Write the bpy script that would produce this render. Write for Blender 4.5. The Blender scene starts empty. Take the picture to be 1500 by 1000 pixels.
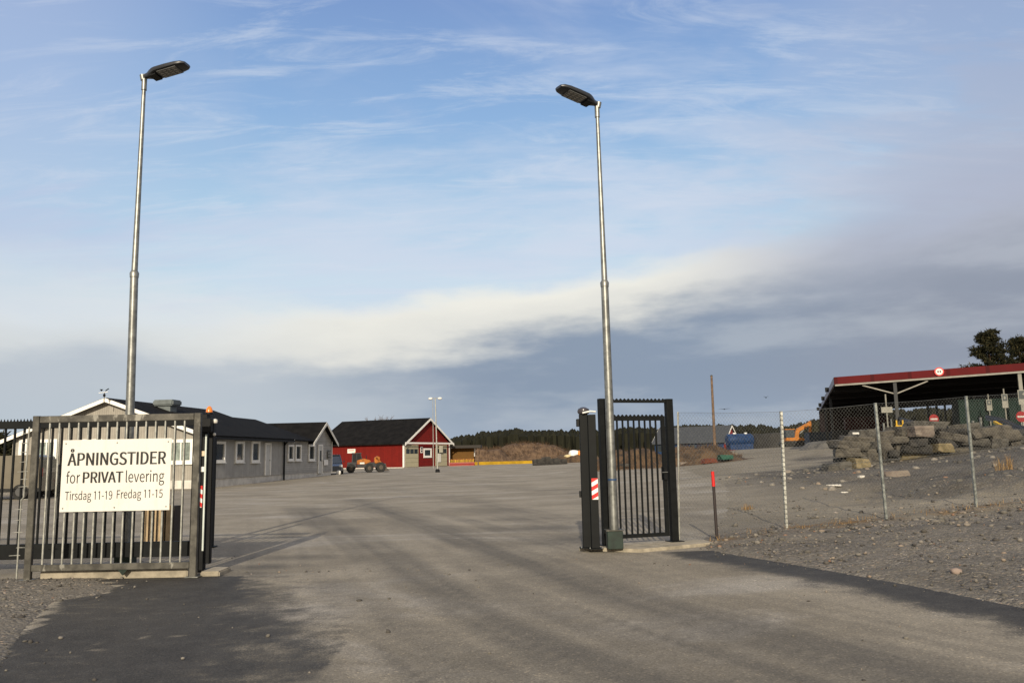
import bpy, math, random
import numpy as np
from mathutils import Vector, Matrix

scene = bpy.context.scene
# ---------------------------------------------------------------- camera
PITCH, ROLL, EYE = math.radians(7.95), 0.020, 1.5
FPX = 1200.0
_cp, _sp = math.cos(PITCH), math.sin(PITCH)
_r0, _f, _u0 = Vector((1, 0, 0)), Vector((0, _cp, _sp)), Vector((0, -_sp, _cp))
_r = _r0 * math.cos(ROLL) - _u0 * math.sin(ROLL)
_u = _r0 * math.sin(ROLL) + _u0 * math.cos(ROLL)
cd = bpy.data.cameras.new("camera"); cam = bpy.data.objects.new("camera", cd)
scene.collection.objects.link(cam)
cd.lens = 28.8; cd.sensor_width = 36; cd.clip_end = 3000; cd.clip_start = 0.05
M3 = Matrix((_r, _u, -_f)).transposed().to_4x4()
cam.matrix_world = Matrix.Translation((0, 0, EYE)) @ M3
scene.camera = cam
scene.view_settings.view_transform = 'Standard'
scene.view_settings.look = 'None'
scene.view_settings.exposure = 0.0
scene.view_settings.gamma = 1.0
scene.render.engine = 'CYCLES'

# ---------------------------------------------------------------- sun + world
SUN_AZ_X, SUN_AZ_Y, SUN_EL = -0.06, -0.998, math.radians(21)
sd = bpy.data.lights.new("sun", 'SUN'); sun = bpy.data.objects.new("sun", sd)
scene.collection.objects.link(sun)
sd.energy = 4.6; sd.angle = math.radians(0.55); sd.color = (1.0, 0.88, 0.70)
_n = math.hypot(SUN_AZ_X, SUN_AZ_Y)
_ts = Vector((SUN_AZ_X / _n * math.cos(SUN_EL), SUN_AZ_Y / _n * math.cos(SUN_EL), math.sin(SUN_EL)))
sun.rotation_euler = (-_ts).to_track_quat('-Z', 'Y').to_euler()
sun.location = (-20, -40, 30)

def lin(r, g, b):
    f = lambda c: (c / 255 / 12.92) if c / 255 <= 0.04045 else ((c / 255 + 0.055) / 1.055) ** 2.4
    return (f(r), f(g), f(b), 1)

world = bpy.data.worlds.new("World"); scene.world = world; world.use_nodes = True

class NT:
    """small node-tree helper"""
    def __init__(s, tree): s.t = tree; s.n = tree.nodes; s.l = tree.links
    def new(s, typ, **kw):
        n = s.n.new(typ)
        for k, v in kw.items(): setattr(n, k, v)
        return n
    def put(s, sock, v):
        if isinstance(v, bpy.types.NodeSocket): s.l.new(v, sock)
        elif v is not None:
            if isinstance(v, (tuple, list)) and len(v) == 3 and sock.type == 'RGBA': v = (*v, 1)
            sock.default_value = v
    def math(s, op, a, b=0.0, c=None, clamp=False):
        n = s.new('ShaderNodeMath', operation=op, use_clamp=clamp)
        s.put(n.inputs[0], a); s.put(n.inputs[1], b)
        if c is not None: s.put(n.inputs[2], c)
        return n.outputs[0]
    def mix(s, fac, a, b, blend='MIX'):
        n = s.new('ShaderNodeMix', data_type='RGBA', blend_type=blend)
        s.put(n.inputs[0], fac); s.put(n.inputs[6], a); s.put(n.inputs[7], b)
        return n.outputs[2]
    def ramp(s, fac, stops, interp='LINEAR'):
        n = s.new('ShaderNodeValToRGB'); cr = n.color_ramp; cr.interpolation = interp
        while len(cr.elements) < len(stops): cr.elements.new(0.5)
        for e, (p, c) in zip(cr.elements, stops):
            e.position = p; e.color = c if len(c) == 4 else (*c, 1)
        s.put(n.inputs[0], fac); return n.outputs[0]
    def noise(s, vec, scale, detail=4, rough=0.55, dist=0.0):
        n = s.new('ShaderNodeTexNoise'); s.put(n.inputs['Vector'], vec)
        n.inputs['Scale'].default_value = scale; n.inputs['Detail'].default_value = detail
        n.inputs['Roughness'].default_value = rough; n.inputs['Distortion'].default_value = dist
        return n.outputs[0]
    def smooth(s, v, a, b):
        n = s.new('ShaderNodeMapRange', interpolation_type='SMOOTHSTEP')
        s.put(n.inputs[0], v); s.put(n.inputs[1], a); s.put(n.inputs[2], b)
        return n.outputs[0]
    def comb(s, x, y, z):
        n = s.new('ShaderNodeCombineXYZ'); s.put(n.inputs[0], x); s.put(n.inputs[1], y); s.put(n.inputs[2], z)
        return n.outputs[0]
    def mapping(s, vec, scale=(1, 1, 1), rot=(0, 0, 0), loc=(0, 0, 0)):
        n = s.new('ShaderNodeMapping'); s.put(n.inputs[0], vec)
        n.inputs['Scale'].default_value = scale; n.inputs['Rotation'].default_value = rot
        n.inputs['Location'].default_value = loc
        return n.outputs[0]

w = NT(world.node_tree); w.n.clear()
tc = w.new('ShaderNodeTexCoord'); dirv = tc.outputs['Generated']
sep = w.new('ShaderNodeSeparateXYZ'); w.put(sep.inputs[0], dirv)
dx, dy, dz = sep.outputs
az = w.math('ARCTAN2', dx, dy)
hyp = w.math('SQRT', w.math('ADD', w.math('MULTIPLY', dx, dx), w.math('MULTIPLY', dy, dy)))
te = w.math('ARCTAN2', dz, hyp)                                        # elevation
sky = w.new('ShaderNodeTexSky', sky_type='NISHITA'); sky.sun_disc = False
sky.sun_elevation = SUN_EL; sky.sun_rotation = math.atan2(SUN_AZ_X, SUN_AZ_Y)
sky.air_density = 1.1; sky.dust_density = 0.6; sky.ozone_density = 1.5
K = 10.0
def cl(r, g, b):
    c = lin(r, g, b); return (c[0] * K, c[1] * K, c[2] * K, 1)
# clear air: Nishita, pulled towards the pale winter blue
def scaled(col): return w.mix(1.0, col, (K, K, K, 1), 'MULTIPLY')
clear = w.ramp(w.math('DIVIDE', te, 0.9), [(0.0, lin(168, 190, 208)), (0.22, lin(196, 224, 240)), (0.33, lin(178, 211, 238)),
                             (0.45, lin(148, 186, 230)), (0.60, lin(128, 160, 214)), (0.75, lin(122, 152, 204)), (1.0, lin(92, 122, 182))])
base = w.mix(0.80, sky.outputs[0], scaled(clear))
# thin high cloud, streaked
pc = w.comb(w.math('DIVIDE', dx, w.math('ADD', w.math('ABSOLUTE', dz), 0.22)), w.math('DIVIDE', dy, w.math('ADD', w.math('ABSOLUTE', dz), 0.22)), 0.0)
c1 = w.noise(w.mapping(pc, (0.75, 1.5, 1), (0, 0, 0.45), (3.1, 1.2, 0)), 1.25, 6, 0.55, 0.5)
c2 = w.noise(w.mapping(pc, (0.9, 2.4, 1), (0, 0, 0.35), (7.7, 2.0, 5.0)), 2.6, 6, 0.6, 0.5)
cir = w.math('ADD', w.math('MULTIPLY', c1, 0.65), w.math('MULTIPLY', c2, 0.35))
cirf = w.math('MULTIPLY', w.smooth(cir, 0.42, 0.60), 0.66)
tint = w.mix(w.smooth(az, 0.15, 0.62), lin(206, 216, 234), lin(172, 178, 200))
tint = w.mix(w.smooth(az, -0.2, -0.6), tint, lin(190, 200, 226))
c3 = w.noise(w.mapping(pc, (0.8, 1.3, 1), (0, 0, 0.5), (11.3, 5.2, 2)), 0.85, 7, 0.62, 0.9)
lil = w.mix(w.smooth(te, 0.25, 0.45), lin(214, 224, 236), lin(184, 193, 220))
base = w.mix(w.math('MULTIPLY', w.smooth(c3, 0.40, 0.60), 0.55), base, scaled(lil))
c4 = w.noise(w.mapping(pc, (1.2, 5.0, 1), (0, 0, 0.28), (2.3, 8.2, 2)), 2.4, 8, 0.68, 0.6)
base = w.mix(w.math('MULTIPLY', w.smooth(c4, 0.46, 0.70), 0.42), base, scaled(lin(216, 224, 236)))
veil = w.math('MULTIPLY', w.smooth(w.math('ABSOLUTE', w.math('ADD', az, 0.03)), 0.26, 0.56), 0.42)   # milkier to both sides
col = w.mix(w.math('MAXIMUM', cirf, veil), base, scaled(tint))
# the long cloud bank: bright crest, shaded belly
wob = w.noise(w.mapping(w.comb(az, te, 0.0), (3.2, 9, 1), (0, 0, 0), (1.3, 4.4, 0)), 1.6, 6, 0.55)
wob2 = w.noise(w.mapping(w.comb(az, te, 0.0), (3, 12, 1), (0, 0, 0.12), (9.0, 2.0, 0)), 1.7, 5, 0.55)
slope = w.math('MULTIPLY', w.math('MAXIMUM', w.math('ADD', az, 0.22), 0.0), 0.135)
crest = w.math('ADD', 0.165, slope)
t = w.math('SUBTRACT', te, crest)
t = w.math('ADD', t, w.math('MULTIPLY', w.math('SUBTRACT', wob, 0.5), 0.085))
soft = w.math('ADD', 0.022, w.math('MULTIPLY', w.smooth(w.math('ABSOLUTE', w.math('SUBTRACT', az, 0.02)), 0.18, 0.55), 0.075))
bank = w.math('SUBTRACT', 1.0, w.smooth(t, w.math('MULTIPLY', soft, -0.5), soft))
t2 = w.math('ADD', t, w.math('MULTIPLY', w.math('SUBTRACT', wob2, 0.5), 0.05))
lowedge = w.math('ADD', -0.034, w.math('MULTIPLY', w.smooth(az, 0.05, 0.55), 0.03))
crestcol = w.mix(w.smooth(az, 0.14, 0.45), lin(242, 240, 230), lin(174, 180, 199))
crestcol = w.mix(w.smooth(az, -0.15, -0.5), crestcol, lin(224, 229, 230))
belly = w.mix(w.smooth(az, -0.35, 0.0), lin(188, 199, 210), lin(104, 130, 162))
belly = w.mix(w.smooth(az, 0.18, 0.5), belly, lin(120, 132, 156))
hz = w.mix(w.smooth(az, -0.30, 0.05), lin(184, 200, 212), lin(128, 152, 180))
belly = w.mix(w.smooth(te, 0.10, 0.0), belly, hz)
belly = w.mix(w.math('MULTIPLY', w.smooth(wob2, 0.45, 0.72), 0.35), belly, lin(205, 212, 218))
dark = w.smooth(t2, lowedge, w.math('SUBTRACT', lowedge, w.math('ADD', 0.040, w.math('MULTIPLY', w.smooth(az, 0.15, 0.5), 0.06))))
bankcol = w.mix(dark, crestcol, belly)
# gray underside shading inside the crest
bankcol = w.mix(w.math('MULTIPLY', w.smooth(t2, 0.01, -0.045), 0.30), bankcol, lin(186, 188, 190))
col = w.mix(w.math('MULTIPLY', bank, 0.95), col, scaled(bankcol))
# bright milky haze round the sun, behind the viewer
_sv = w.new('ShaderNodeVectorMath', operation='DOT_PRODUCT'); w.put(_sv.inputs[0], dirv); _sv.inputs[1].default_value = tuple(_ts)
glow = w.smooth(_sv.outputs['Value'], -0.25, 0.95)
col = w.mix(w.math('MULTIPLY', glow, 0.85), col, (K * 0.95, K * 0.82, K * 0.66, 1))
bg = w.new('ShaderNodeBackground'); w.put(bg.inputs[0], col); bg.inputs[1].default_value = 0.1
wo = w.new('ShaderNodeOutputWorld'); w.l.new(bg.outputs[0], wo.inputs[0])

# ---------------------------------------------------------------- measuring helpers
def at(px, py, Y):
    """world point seen at pixel (px, py) of the 1500x1000 photo, at world distance Y"""
    d = _f + _r * ((px - 750) / FPX) + _u * ((500 - py) / FPX)
    k = Y / d.y
    return Vector((d.x * k, Y, EYE + d.z * k))
def flat(px, py, z=0.0):
    d = _f + _r * ((px - 750) / FPX) + _u * ((500 - py) / FPX)
    k = (z - EYE) / d.z
    return Vector((d.x * k, d.y * k, z))
def on_line(px, py, p0, dr):
    """distance along the vertical plane through p0 with ground direction dr, and height"""
    d = _f + _r * ((px - 750) / FPX) + _u * ((500 - py) / FPX)
    # k*d.x = p0x + s*drx ; k*d.y = p0y + s*dry
    det = -d.x * dr[1] + d.y * dr[0]
    k = (-p0[0] * dr[1] + p0[1] * dr[0]) / det
    s = ((k * d.x - p0[0]) * dr[0] + (k * d.y - p0[1]) * dr[1]) / (dr[0] ** 2 + dr[1] ** 2)
    return s, EYE + k * d.z

# ---------------------------------------------------------------- value noise
def vnoise(x, y, seed=0):
    x = np.asarray(x, float); y = np.asarray(y, float)
    xi = np.floor(x).astype(np.int64); yi = np.floor(y).astype(np.int64)
    fx = x - xi; fy = y - yi; fx = fx * fx * (3 - 2 * fx); fy = fy * fy * (3 - 2 * fy)
    def hsh(a, b):
        n = (a * 374761393 + b * 668265263 + seed * 1442695041) & 0xffffffff
        n = ((n ^ (n >> 13)) * 1274126177) & 0xffffffff
        return ((n ^ (n >> 16)) & 0xffff) / 65535.0
    a = hsh(xi, yi); b = hsh(xi + 1, yi); c = hsh(xi, yi + 1); d = hsh(xi + 1, yi + 1)
    return (a * (1 - fx) + b * fx) * (1 - fy) + (c * (1 - fx) + d * fx) * fy
def fbm(x, y, seed=0, oct=4):
    v = 0; a = 0.5; f = 1
    for o in range(oct):
        v = v + a * vnoise(x * f, y * f, seed + o * 17); a *= 0.5; f *= 2.03
    return v / (1 - 0.5 ** oct)
def sstep(a, b, x):
    t = np.clip((x - a) / (b - a), 0, 1); return t * t * (3 - 2 * t)

# ---------------------------------------------------------------- terrain
CP = [(0,0,0),(-10,0,0),(-30,0,0),(-25,15,0),(-10,12,0),(0,12,0),(0,25,0),(-12,25,0),(-25,35,0),(-18,50,0),(-17,60,.1),(-15,72,.2),
 (-14,110,.22),(-9,121,.25),(-45,50,0),(-60,120,.3),(0,45,.05),(0,72,.25),(-5,110,.28),(3,60,.2),(0,130,.25),(15,130,.3),(0,200,.2),(-80,200,0),
 (0,350,0),(-200,350,0),(200,350,0),(3.0,12.5,0),(3.6,12,0),(4.3,9.3,0.0),(4.75,7.6,0.0),(5.6,3,0),(3.0,14,0),(5.1,15.3,.06),(7.2,15.8,.17),(9.35,16.5,.30),(12,17.3,.46),
 (6.5,11,.10),(9,10,.26),(13,10,.5),(8,5,.12),(12,4,.3),(20,10,1.0),(7,22,.20),(10,25,.45),(14,25,.8),(20,25,1.25),(5,30,.1),(8,40,.3),
 (13.5,35,.66),(16,35,.9),(19,36,1.2),(22,37,1.5),(26,36,1.75),(12,19,.5),(17,19,.95),(16,42,.9),(20,46,1.3),(24,46,2.0),(30,46,2.1),(40,50,2.1),
 (16,60,.85),(22,60,1.5),(26,75,1.75),(33,95,1.9),(38,110,1.95),(28,100,1.7),(12,60,.55),(9,70,.55),(20,80,1.2),(15,100,.9),(60,100,2.0),(80,160,1.5),
 (22,125,1.2),(60,30,2.5),(60,0,2),(-60,0,0),(0,-40,0),(60,-40,1),(-60,-40,0),(250,200,1),(-250,100,0),(0,900,0),(-700,900,0),(700,900,0),(700,0,2),(-700,0,0)]
_P = np.array(CP, float)
_D = np.sqrt(((_P[:, None, :2] - _P[None, :, :2]) ** 2).sum(-1) + 1.0)
_A = np.zeros((len(_P) + 1,) * 2); _A[:-1, :-1] = _D; _A[:-1, -1] = 1; _A[-1, :-1] = 1
_W = np.linalg.solve(_A, np.append(_P[:, 2], 0))
def hbase(x, y):
    x = np.asarray(x, float); y = np.asarray(y, float)
    out = np.full(np.broadcast(x, y).shape, _W[-1])
    for i, (a, b, c) in enumerate(_P):
        out = out + _W[i] * np.sqrt((x - a) ** 2 + (y - b) ** 2 + 1.0)
    return out
# edge of the asphalt: signed distance in metres (negative = asphalt)
EDGE_R = [(6.1, -6), (5.35, 4.5), (4.80, 7.5), (4.3, 9.35), (3.62, 11.3), (3.12, 12.45), (2.95, 13.1), (3.3, 15), (5, 20), (7.5, 30), (9.5, 45), (11, 60), (9, 68), (10, 80), (13, 130), (16, 160)]
EDGE_L = [tuple(flat(*p)[:2]) for p in [(-170, 1250), (0, 968), (40, 915), (78, 880), (150, 868), (172, 858), (140, 850), (178, 842)]] + [(-5.6, 11.35), (-30, 11.35)]
def seg_sd(x, y, pts):
    best = np.full(np.shape(x), 1e9); sgn = np.ones(np.shape(x))
    for (ax, ay), (bx, by) in zip(pts, pts[1:]):
        vx, vy = bx - ax, by - ay; L2 = vx * vx + vy * vy
        t = np.clip(((x - ax) * vx + (y - ay) * vy) / L2, 0, 1)
        d = np.hypot(x - ax - t * vx, y - ay - t * vy)
        cr = vx * (y - ay) - vy * (x - ax)
        m = d < best - 1e-9
        best = np.where(m, d, best); sgn = np.where(m, np.sign(cr), sgn)
    return best * sgn
def road_sd(x, y):
    r = -seg_sd(x, y, EDGE_R)                # + to the right of the right edge
    l = seg_sd(x, y, EDGE_L)                 # + to the left of the left edge
    yy = y
    l = np.where(yy > 11.34, -np.minimum(np.abs(l), yy - 11.3), l)
    return np.maximum(r, l)
def height(x, y):
    """finished ground height without fine grit"""
    x = np.asarray(x, float); y = np.asarray(y, float)
    h = hbase(x, y)
    s = road_sd(x, y)
    near = sstep(60, 30, y)
    fr_ = sstep(13.6, 15.5, y) * (x > 0)
    h = h - 0.05 * sstep(0.0, -0.12, s) * (1 - fr_) + fr_ * (-0.05 + 0.085 * sstep(-.8, .7, s)) + (1 - fr_) * (0.035 * sstep(-0.05, 0.18, s) + 0.05 * sstep(0.1, 1.2, s)) * near * (x > 0) + 0.022 * sstep(-0.05, 0.12, s) * (x <= 0) * (y < 14)
    # heaps and ruts on the rough bank to the right, behind the fence
    rough = sstep(0.6, 4, s) * sstep(5, 9, x) * sstep(17.2, 19, y) * sstep(32, 26, y)
    h = h + rough * (fbm(x * 0.42, y * 0.42, 5) - 0.45) * 0.85
    verge = sstep(0.3, 1.5, s) * (x > 0) * sstep(18, 15, y)
    h = h + verge * (fbm(x * 0.9, y * 0.9, 9) - 0.5) * 0.14
    return h
def hz_(x, y): return float(height(np.array([x]), np.array([y]))[0])
def road_z(x, y): return hbase(x, y) + 0.006
def gz(x, y):
    """walkable surface height at a point"""
    s = float(road_sd(np.array([x]), np.array([y]))[0])
    return float(road_z(np.array([x]), np.array([y]))[0]) if s < 0 else hz_(x, y)

# ---------------------------------------------------------------- mesh builder
def tag(o, label=None, cat=None, group=None, kind=None):
    if label: o["label"] = label
    if cat: o["category"] = cat
    if group: o["group"] = group
    if kind: o["kind"] = kind
    return o
def thing(name, label, cat, loc=(0, 0, 0), rz=0.0, group=None):
    o = bpy.data.objects.new(name, None); scene.collection.objects.link(o)
    o.empty_display_size = 0.2
    o.location = loc; o.rotation_euler = (0, 0, rz)
    return tag(o, label, cat, group)
def copy_tree(o, parent=None):
    c = o.copy(); scene.collection.objects.link(c); c.parent = parent
    for ch in o.children: copy_tree(ch, c)
    return c

class MB:
    def __init__(s): s.v = []; s.f = []
    def add(s, vs, fs):
        k = len(s.v); s.v += [tuple(p) for p in vs]; s.f += [tuple(i + k for i in f) for f in fs]; return s
    def box(s, c, d, rot=None):
        hx, hy, hz = d[0] / 2, d[1] / 2, d[2] / 2
        vs = [Vector((a * hx, b * hy, e * hz)) for e in (-1, 1) for b in (-1, 1) for a in (-1, 1)]
        if rot is not None: vs = [rot @ p for p in vs]
        c = Vector(c)
        return s.add([p + c for p in vs], [(0, 2, 3, 1), (4, 5, 7, 6), (0, 1, 5, 4), (2, 6, 7, 3), (0, 4, 6, 2), (1, 3, 7, 5)])
    def span(s, a, b):
        return s.box([(a[i] + b[i]) / 2 for i in range(3)], [abs(b[i] - a[i]) for i in range(3)])
    def frame(s, p, q):
        z = (Vector(q) - Vector(p)); L = z.length; z = z / L
        x = Vector((0, 0, 1)).cross(z)
        if x.length < 1e-4: x = Vector((1, 0, 0))
        x.normalize(); return x, z.cross(x), z, L
    def bar(s, p, q, wx, wy=None):
        wy = wy or wx; x, y, z, L = s.frame(p, q); p, q = Vector(p), Vector(q)
        vs = [o + x * a * wx / 2 + y * b * wy / 2 for o in (p, q) for b in (-1, 1) for a in (-1, 1)]
        return s.add(vs, [(0, 2, 3, 1), (4, 5, 7, 6), (0, 1, 5, 4), (2, 6, 7, 3), (0, 4, 6, 2), (1, 3, 7, 5)])
    def tube(s, pts, rad, n=10, cap=True):
        pts = [Vector(p) for p in pts]
        if not isinstance(rad, (list, tuple)): rad = [rad] * len(pts)
        k = len(s.v); x = None
        for i, p in enumerate(pts):
            d = (pts[min(i + 1, len(pts) - 1)] - pts[max(i - 1, 0)]).normalized()
            if x is None:
                x = Vector((0, 0, 1)).cross(d)
                if x.length < 1e-3: x = Vector((1, 0, 0))
            x = (x - d * x.dot(d)).normalized(); y = d.cross(x)
            for j in range(n):
                a = 2 * math.pi * j / n
                s.v.append(tuple(p + (x * math.cos(a) + y * math.sin(a)) * rad[i]))
        for i in range(len(pts) - 1):
            for j in range(n):
                a, b = k + i * n + j, k + i * n + (j + 1) % n
                s.f.append((a, b, b + n, a + n))
        if cap:
            s.f.append(tuple(k + j for j in range(n))[::-1]); s.f.append(tuple(k + (len(pts) - 1) * n + j for j in range(n)))
        return s
    def lathe(s, c, prof, n=16):
        """prof: list of (r, z) going up"""
        return s.tube([(c[0], c[1], c[2] + z) for r, z in prof], [max(r, 1e-4) for r, z in prof], n) if all(prof[i][1] < prof[i + 1][1] for i in range(len(prof) - 1)) else s
    def loft(s, rings, cap=True):
        n = len(rings[0]); k = len(s.v)
        for r in rings: s.v += [tuple(p) for p in r]
        for i in range(len(rings) - 1):
            for j in range(n):
                a, b = k + i * n + j, k + i * n + (j + 1) % n
                s.f.append((a, b, b + n, a + n))
        if cap:
            s.f.append(tuple(k + j for j in range(n))[::-1]); s.f.append(tuple(k + (len(rings) - 1) * n + j for j in range(n)))
        return s
    def prism(s, poly, axis, a, b):
        """poly of 2D points extruded along axis 'x','y','z' from a to b"""
        def P(u, v, t): return {'x': (t, u, v), 'y': (u, t, v), 'z': (u, v, t)}[axis]
        return s.loft([[P(u, v, a) for u, v in poly], [P(u, v, b) for u, v in poly]])
    def build(s, name, mat, parent=None, bevel=0, smooth=False, loc=None):
        me = bpy.data.meshes.new(name); me.from_pydata(s.v, [], s.f); me.update()
        import bmesh
        bm = bmesh.new(); bm.from_mesh(me); bmesh.ops.recalc_face_normals(bm, faces=bm.faces)
        if bevel:
            bmesh.ops.bevel(bm, geom=list(bm.edges), offset=bevel, segments=2 if bevel > 0.01 else 1, affect='EDGES', clamp_overlap=True)
        bm.to_mesh(me); bm.free()
        if smooth:
            me.polygons.foreach_set('use_smooth', [True] * len(me.polygons))
            try: me.set_sharp_from_angle(angle=math.radians(40))
            except Exception: pass
        me.materials.append(mat)
        o = bpy.data.objects.new(name, me); scene.collection.objects.link(o)
        if parent: o.parent = parent
        if loc: o.location = loc
        return o

def raw_mesh(name, verts, faces4=None, faces3=None, mat=None, attrs=None, smooth=True):
    me = bpy.data.meshes.new(name); verts = np.asarray(verts, np.float32)
    arr, start, tot = [], [], []
    pos = 0
    for fs, n in ((faces4, 4), (faces3, 3)):
        if fs is not None and len(fs):
            fs = np.asarray(fs, np.int32); arr.append(fs.ravel()); m = len(fs)
            start.append(np.arange(m) * n + pos); tot.append(np.full(m, n)); pos += m * n
    arr = np.concatenate(arr); start = np.concatenate(start); tot = np.concatenate(tot)
    me.vertices.add(len(verts)); me.vertices.foreach_set('co', verts.ravel())
    me.loops.add(len(arr)); me.loops.foreach_set('vertex_index', arr.astype(np.int32))
    me.polygons.add(len(start)); me.polygons.foreach_set('loop_start', start.astype(np.int32))
    try: me.polygons.foreach_set('loop_total', tot.astype(np.int32))
    except Exception: pass
    me.update(calc_edges=True); me.validate()
    if smooth: me.polygons.foreach_set('use_smooth', np.ones(len(me.polygons), bool))
    for k, v in (attrs or {}).items():
        a = me.attributes.new(k, 'FLOAT', 'POINT'); a.data.foreach_set('value', np.asarray(v, np.float32).ravel())
    if mat: me.materials.append(mat)
    o = bpy.data.objects.new(name, me); scene.collection.objects.link(o)
    return o

# ---------------------------------------------------------------- materials
MATS = {}
def mat(name, c, rough=0.6, metal=0.0, var=0.12, vscale=3.0, bump=0.0, bscale=30.0, spec=0.4, extra=None, coat=0):
    """plain procedural material with noise wear; c is linear rgb"""
    if name in MATS: return MATS[name]
    m = bpy.data.materials.new(name); m.use_nodes = True; g = NT(m.node_tree); g.n.clear()
    b = g.new('ShaderNodeBsdfPrincipled'); o = g.new('ShaderNodeOutputMaterial'); g.l.new(b.outputs[0], o.inputs[0])
    tcn = g.new('ShaderNodeTexCoord').outputs['Object']
    n1 = g.noise(tcn, vscale, 5, 0.6)
    f = g.math('MULTIPLY', g.smooth(n1, 0.35, 0.65), 1.0)
    c = c[:3]
    lo = tuple(x * (1 - var) for x in c); hi = tuple(min(1, x * (1 + var)) for x in c)
    colr = g.mix(f, lo, hi)
    if extra: colr = extra(g, tcn, colr, b)
    g.put(b.inputs['Base Color'], colr)
    g.put(b.inputs['Roughness'], g.math('ADD', rough - 0.06, g.math('MULTIPLY', n1, 0.12)))
    b.inputs['Metallic'].default_value = metal
    b.inputs['Specular IOR Level'].default_value = spec
    if coat: b.inputs['Coat Weight'].default_value = coat
    if bump:
        bn = g.new('ShaderNodeBump'); bn.inputs['Strength'].default_value = bump; bn.inputs['Distance'].default_value = 0.01
        g.put(bn.inputs['Height'], g.noise(tcn, bscale, 4, 0.6)); g.l.new(bn.outputs[0], b.inputs['Normal'])
    MATS[name] = m; return m
def siding(name, c, axis, pitch, var=0.08, depth=0.5, dirty=0.0):
    """painted boards; axis: the object axis the board joints repeat along"""
    def ex(g, tcn, colr, b):
        sp = g.new('ShaderNodeSeparateXYZ'); g.put(sp.inputs[0], tcn)
        x = sp.outputs['XYZ'.index(axis)] if axis != 'H' else g.math('ADD', sp.outputs[0], sp.outputs[1])
        q = g.math('DIVIDE', x, pitch)
        fr = g.math('FRACT', q)
        groove = g.math('LESS_THAN', fr, 0.10)
        idn = g.new('ShaderNodeTexWhiteNoise', noise_dimensions='1D'); g.put(idn.inputs['W'], g.math('FLOOR', q))
        v = g.math('ADD', 0.93, g.math('MULTIPLY', idn.outputs['Value'], 0.14))
        vv = g.comb(v, v, v)
        colr = g.mix(1.0, colr, vv, 'MULTIPLY')
        colr = g.mix(g.math('MULTIPLY', groove, 0.55), colr, tuple(k * 0.35 for k in c[:3]))
        bn = g.new('ShaderNodeBump'); bn.inputs['Strength'].default_value = depth; bn.inputs['Distance'].default_value = 0.02
        g.put(bn.inputs['Height'], g.math('SUBTRACT', 1.0, groove)); g.l.new(bn.outputs[0], b.inputs['Normal'])
        return colr
    return mat(name, c, 0.8, var=var, vscale=1.5, extra=ex, spec=.2)

galv = mat('galvanised steel', (0.22, 0.225, 0.21), 0.42, 0.75, 0.22, 9, 0.05, 60)
def pale_patch_x(g, tcn, colr, b):
    n = g.noise(g.mapping(tcn, (3, 3, 1.1)), 2.3, 4, .6)
    return g.mix(g.math('MULTIPLY', g.smooth(n, .60, .68), .75), colr, (.30, .29, .25))  # sparse pale blotches mixed in by noise
galv_old = mat('weathered galvanised steel', (0.078, 0.074, 0.062), 0.5, 0.35, 0.35, 6, 0.08, 40, extra=pale_patch_x)
galv_bar = mat('bright galvanised bar', (0.36, 0.36, 0.32), 0.45, 0.5, 0.2, 12)
black = mat('black powder coat', (0.006, 0.0065, 0.007), 0.55, 0.0, 0.25, 8, spec=.2)
darkgreen = mat('dark green paint', (0.006, 0.017, 0.011), 0.45, 0, 0.3, 8)
anthra = mat('anthracite powder coat', (0.0060, 0.0070, 0.0072), 0.6, 0, 0.2, 8, spec=.16)
white = mat('white paint', (0.78, 0.77, 0.72), 0.5, 0, 0.06, 4)
def grime_x(g, tcn, colr, b):
    n = g.noise(g.mapping(tcn, (9, 9, 1.2)), 1.6, 6, .65); n2 = g.noise(tcn, 2.1, 5, .6)
    colr = g.mix(g.math('MULTIPLY', g.smooth(n, .50, .72), .16), colr, (.34, .31, .25))
    return g.mix(g.math('MULTIPLY', g.smooth(n2, .52, .75), .12), colr, (.40, .37, .30))
signw = mat('sign sheet white', (0.68, 0.665, 0.61), 0.38, 0, 0.02, 1.5, extra=grime_x)
ink = mat('black lettering film', (0.012, 0.012, 0.012), 0.5, 0, 0.1, 5)
red = mat('signal red film', (0.55, 0.012, 0.010), 0.45, 0, 0.1, 5)
orange = mat('orange lens', (0.75, 0.20, 0.02), 0.25, 0, 0.1, 5, coat=0.5)
rubber = mat('black rubber', (0.018, 0.018, 0.017), 0.85, 0, 0.3, 10, 0.3, 40)
glass = mat('dark window glass', (0.030, 0.040, 0.048), 0.08, 0, 0.2, 0.6, spec=0.9)
curtain = mat('window with pale curtain', (0.20, 0.24, 0.21), 0.15, 0, 0.35, 2.5, spec=0.8)
roofm = mat('black roof shingles', (0.009, 0.0085, 0.008), 0.9, 0, 0.3, 1.2, 0.4, 12, spec=.08)
def concrete_x(g, tcn, colr, b):
    return g.mix(g.math('MULTIPLY', g.smooth(g.noise(tcn, 1.7, 5, 0.7), 0.5, 0.75), 0.5), colr, (0.10, 0.09, 0.07))
conc = mat('cast concrete', (0.30, 0.265, 0.20), 0.85, 0, 0.2, 6, 0.4, 40, extra=concrete_x)
conc_pale = mat('pale foundation concrete', (0.55, 0.53, 0.48), 0.85, 0, 0.12, 2, 0.2, 30)
wood = mat('weathered pole wood', (0.13, 0.085, 0.055), 0.85, 0, 0.3, 4)
yellow = mat('yellow machine paint', (0.33, 0.105, 0.007), 0.4, 0, 0.2, 3)
kerby = mat('yellow kerb paint', (0.55, 0.33, 0.015), 0.6, 0, 0.2, 0.4)

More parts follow.
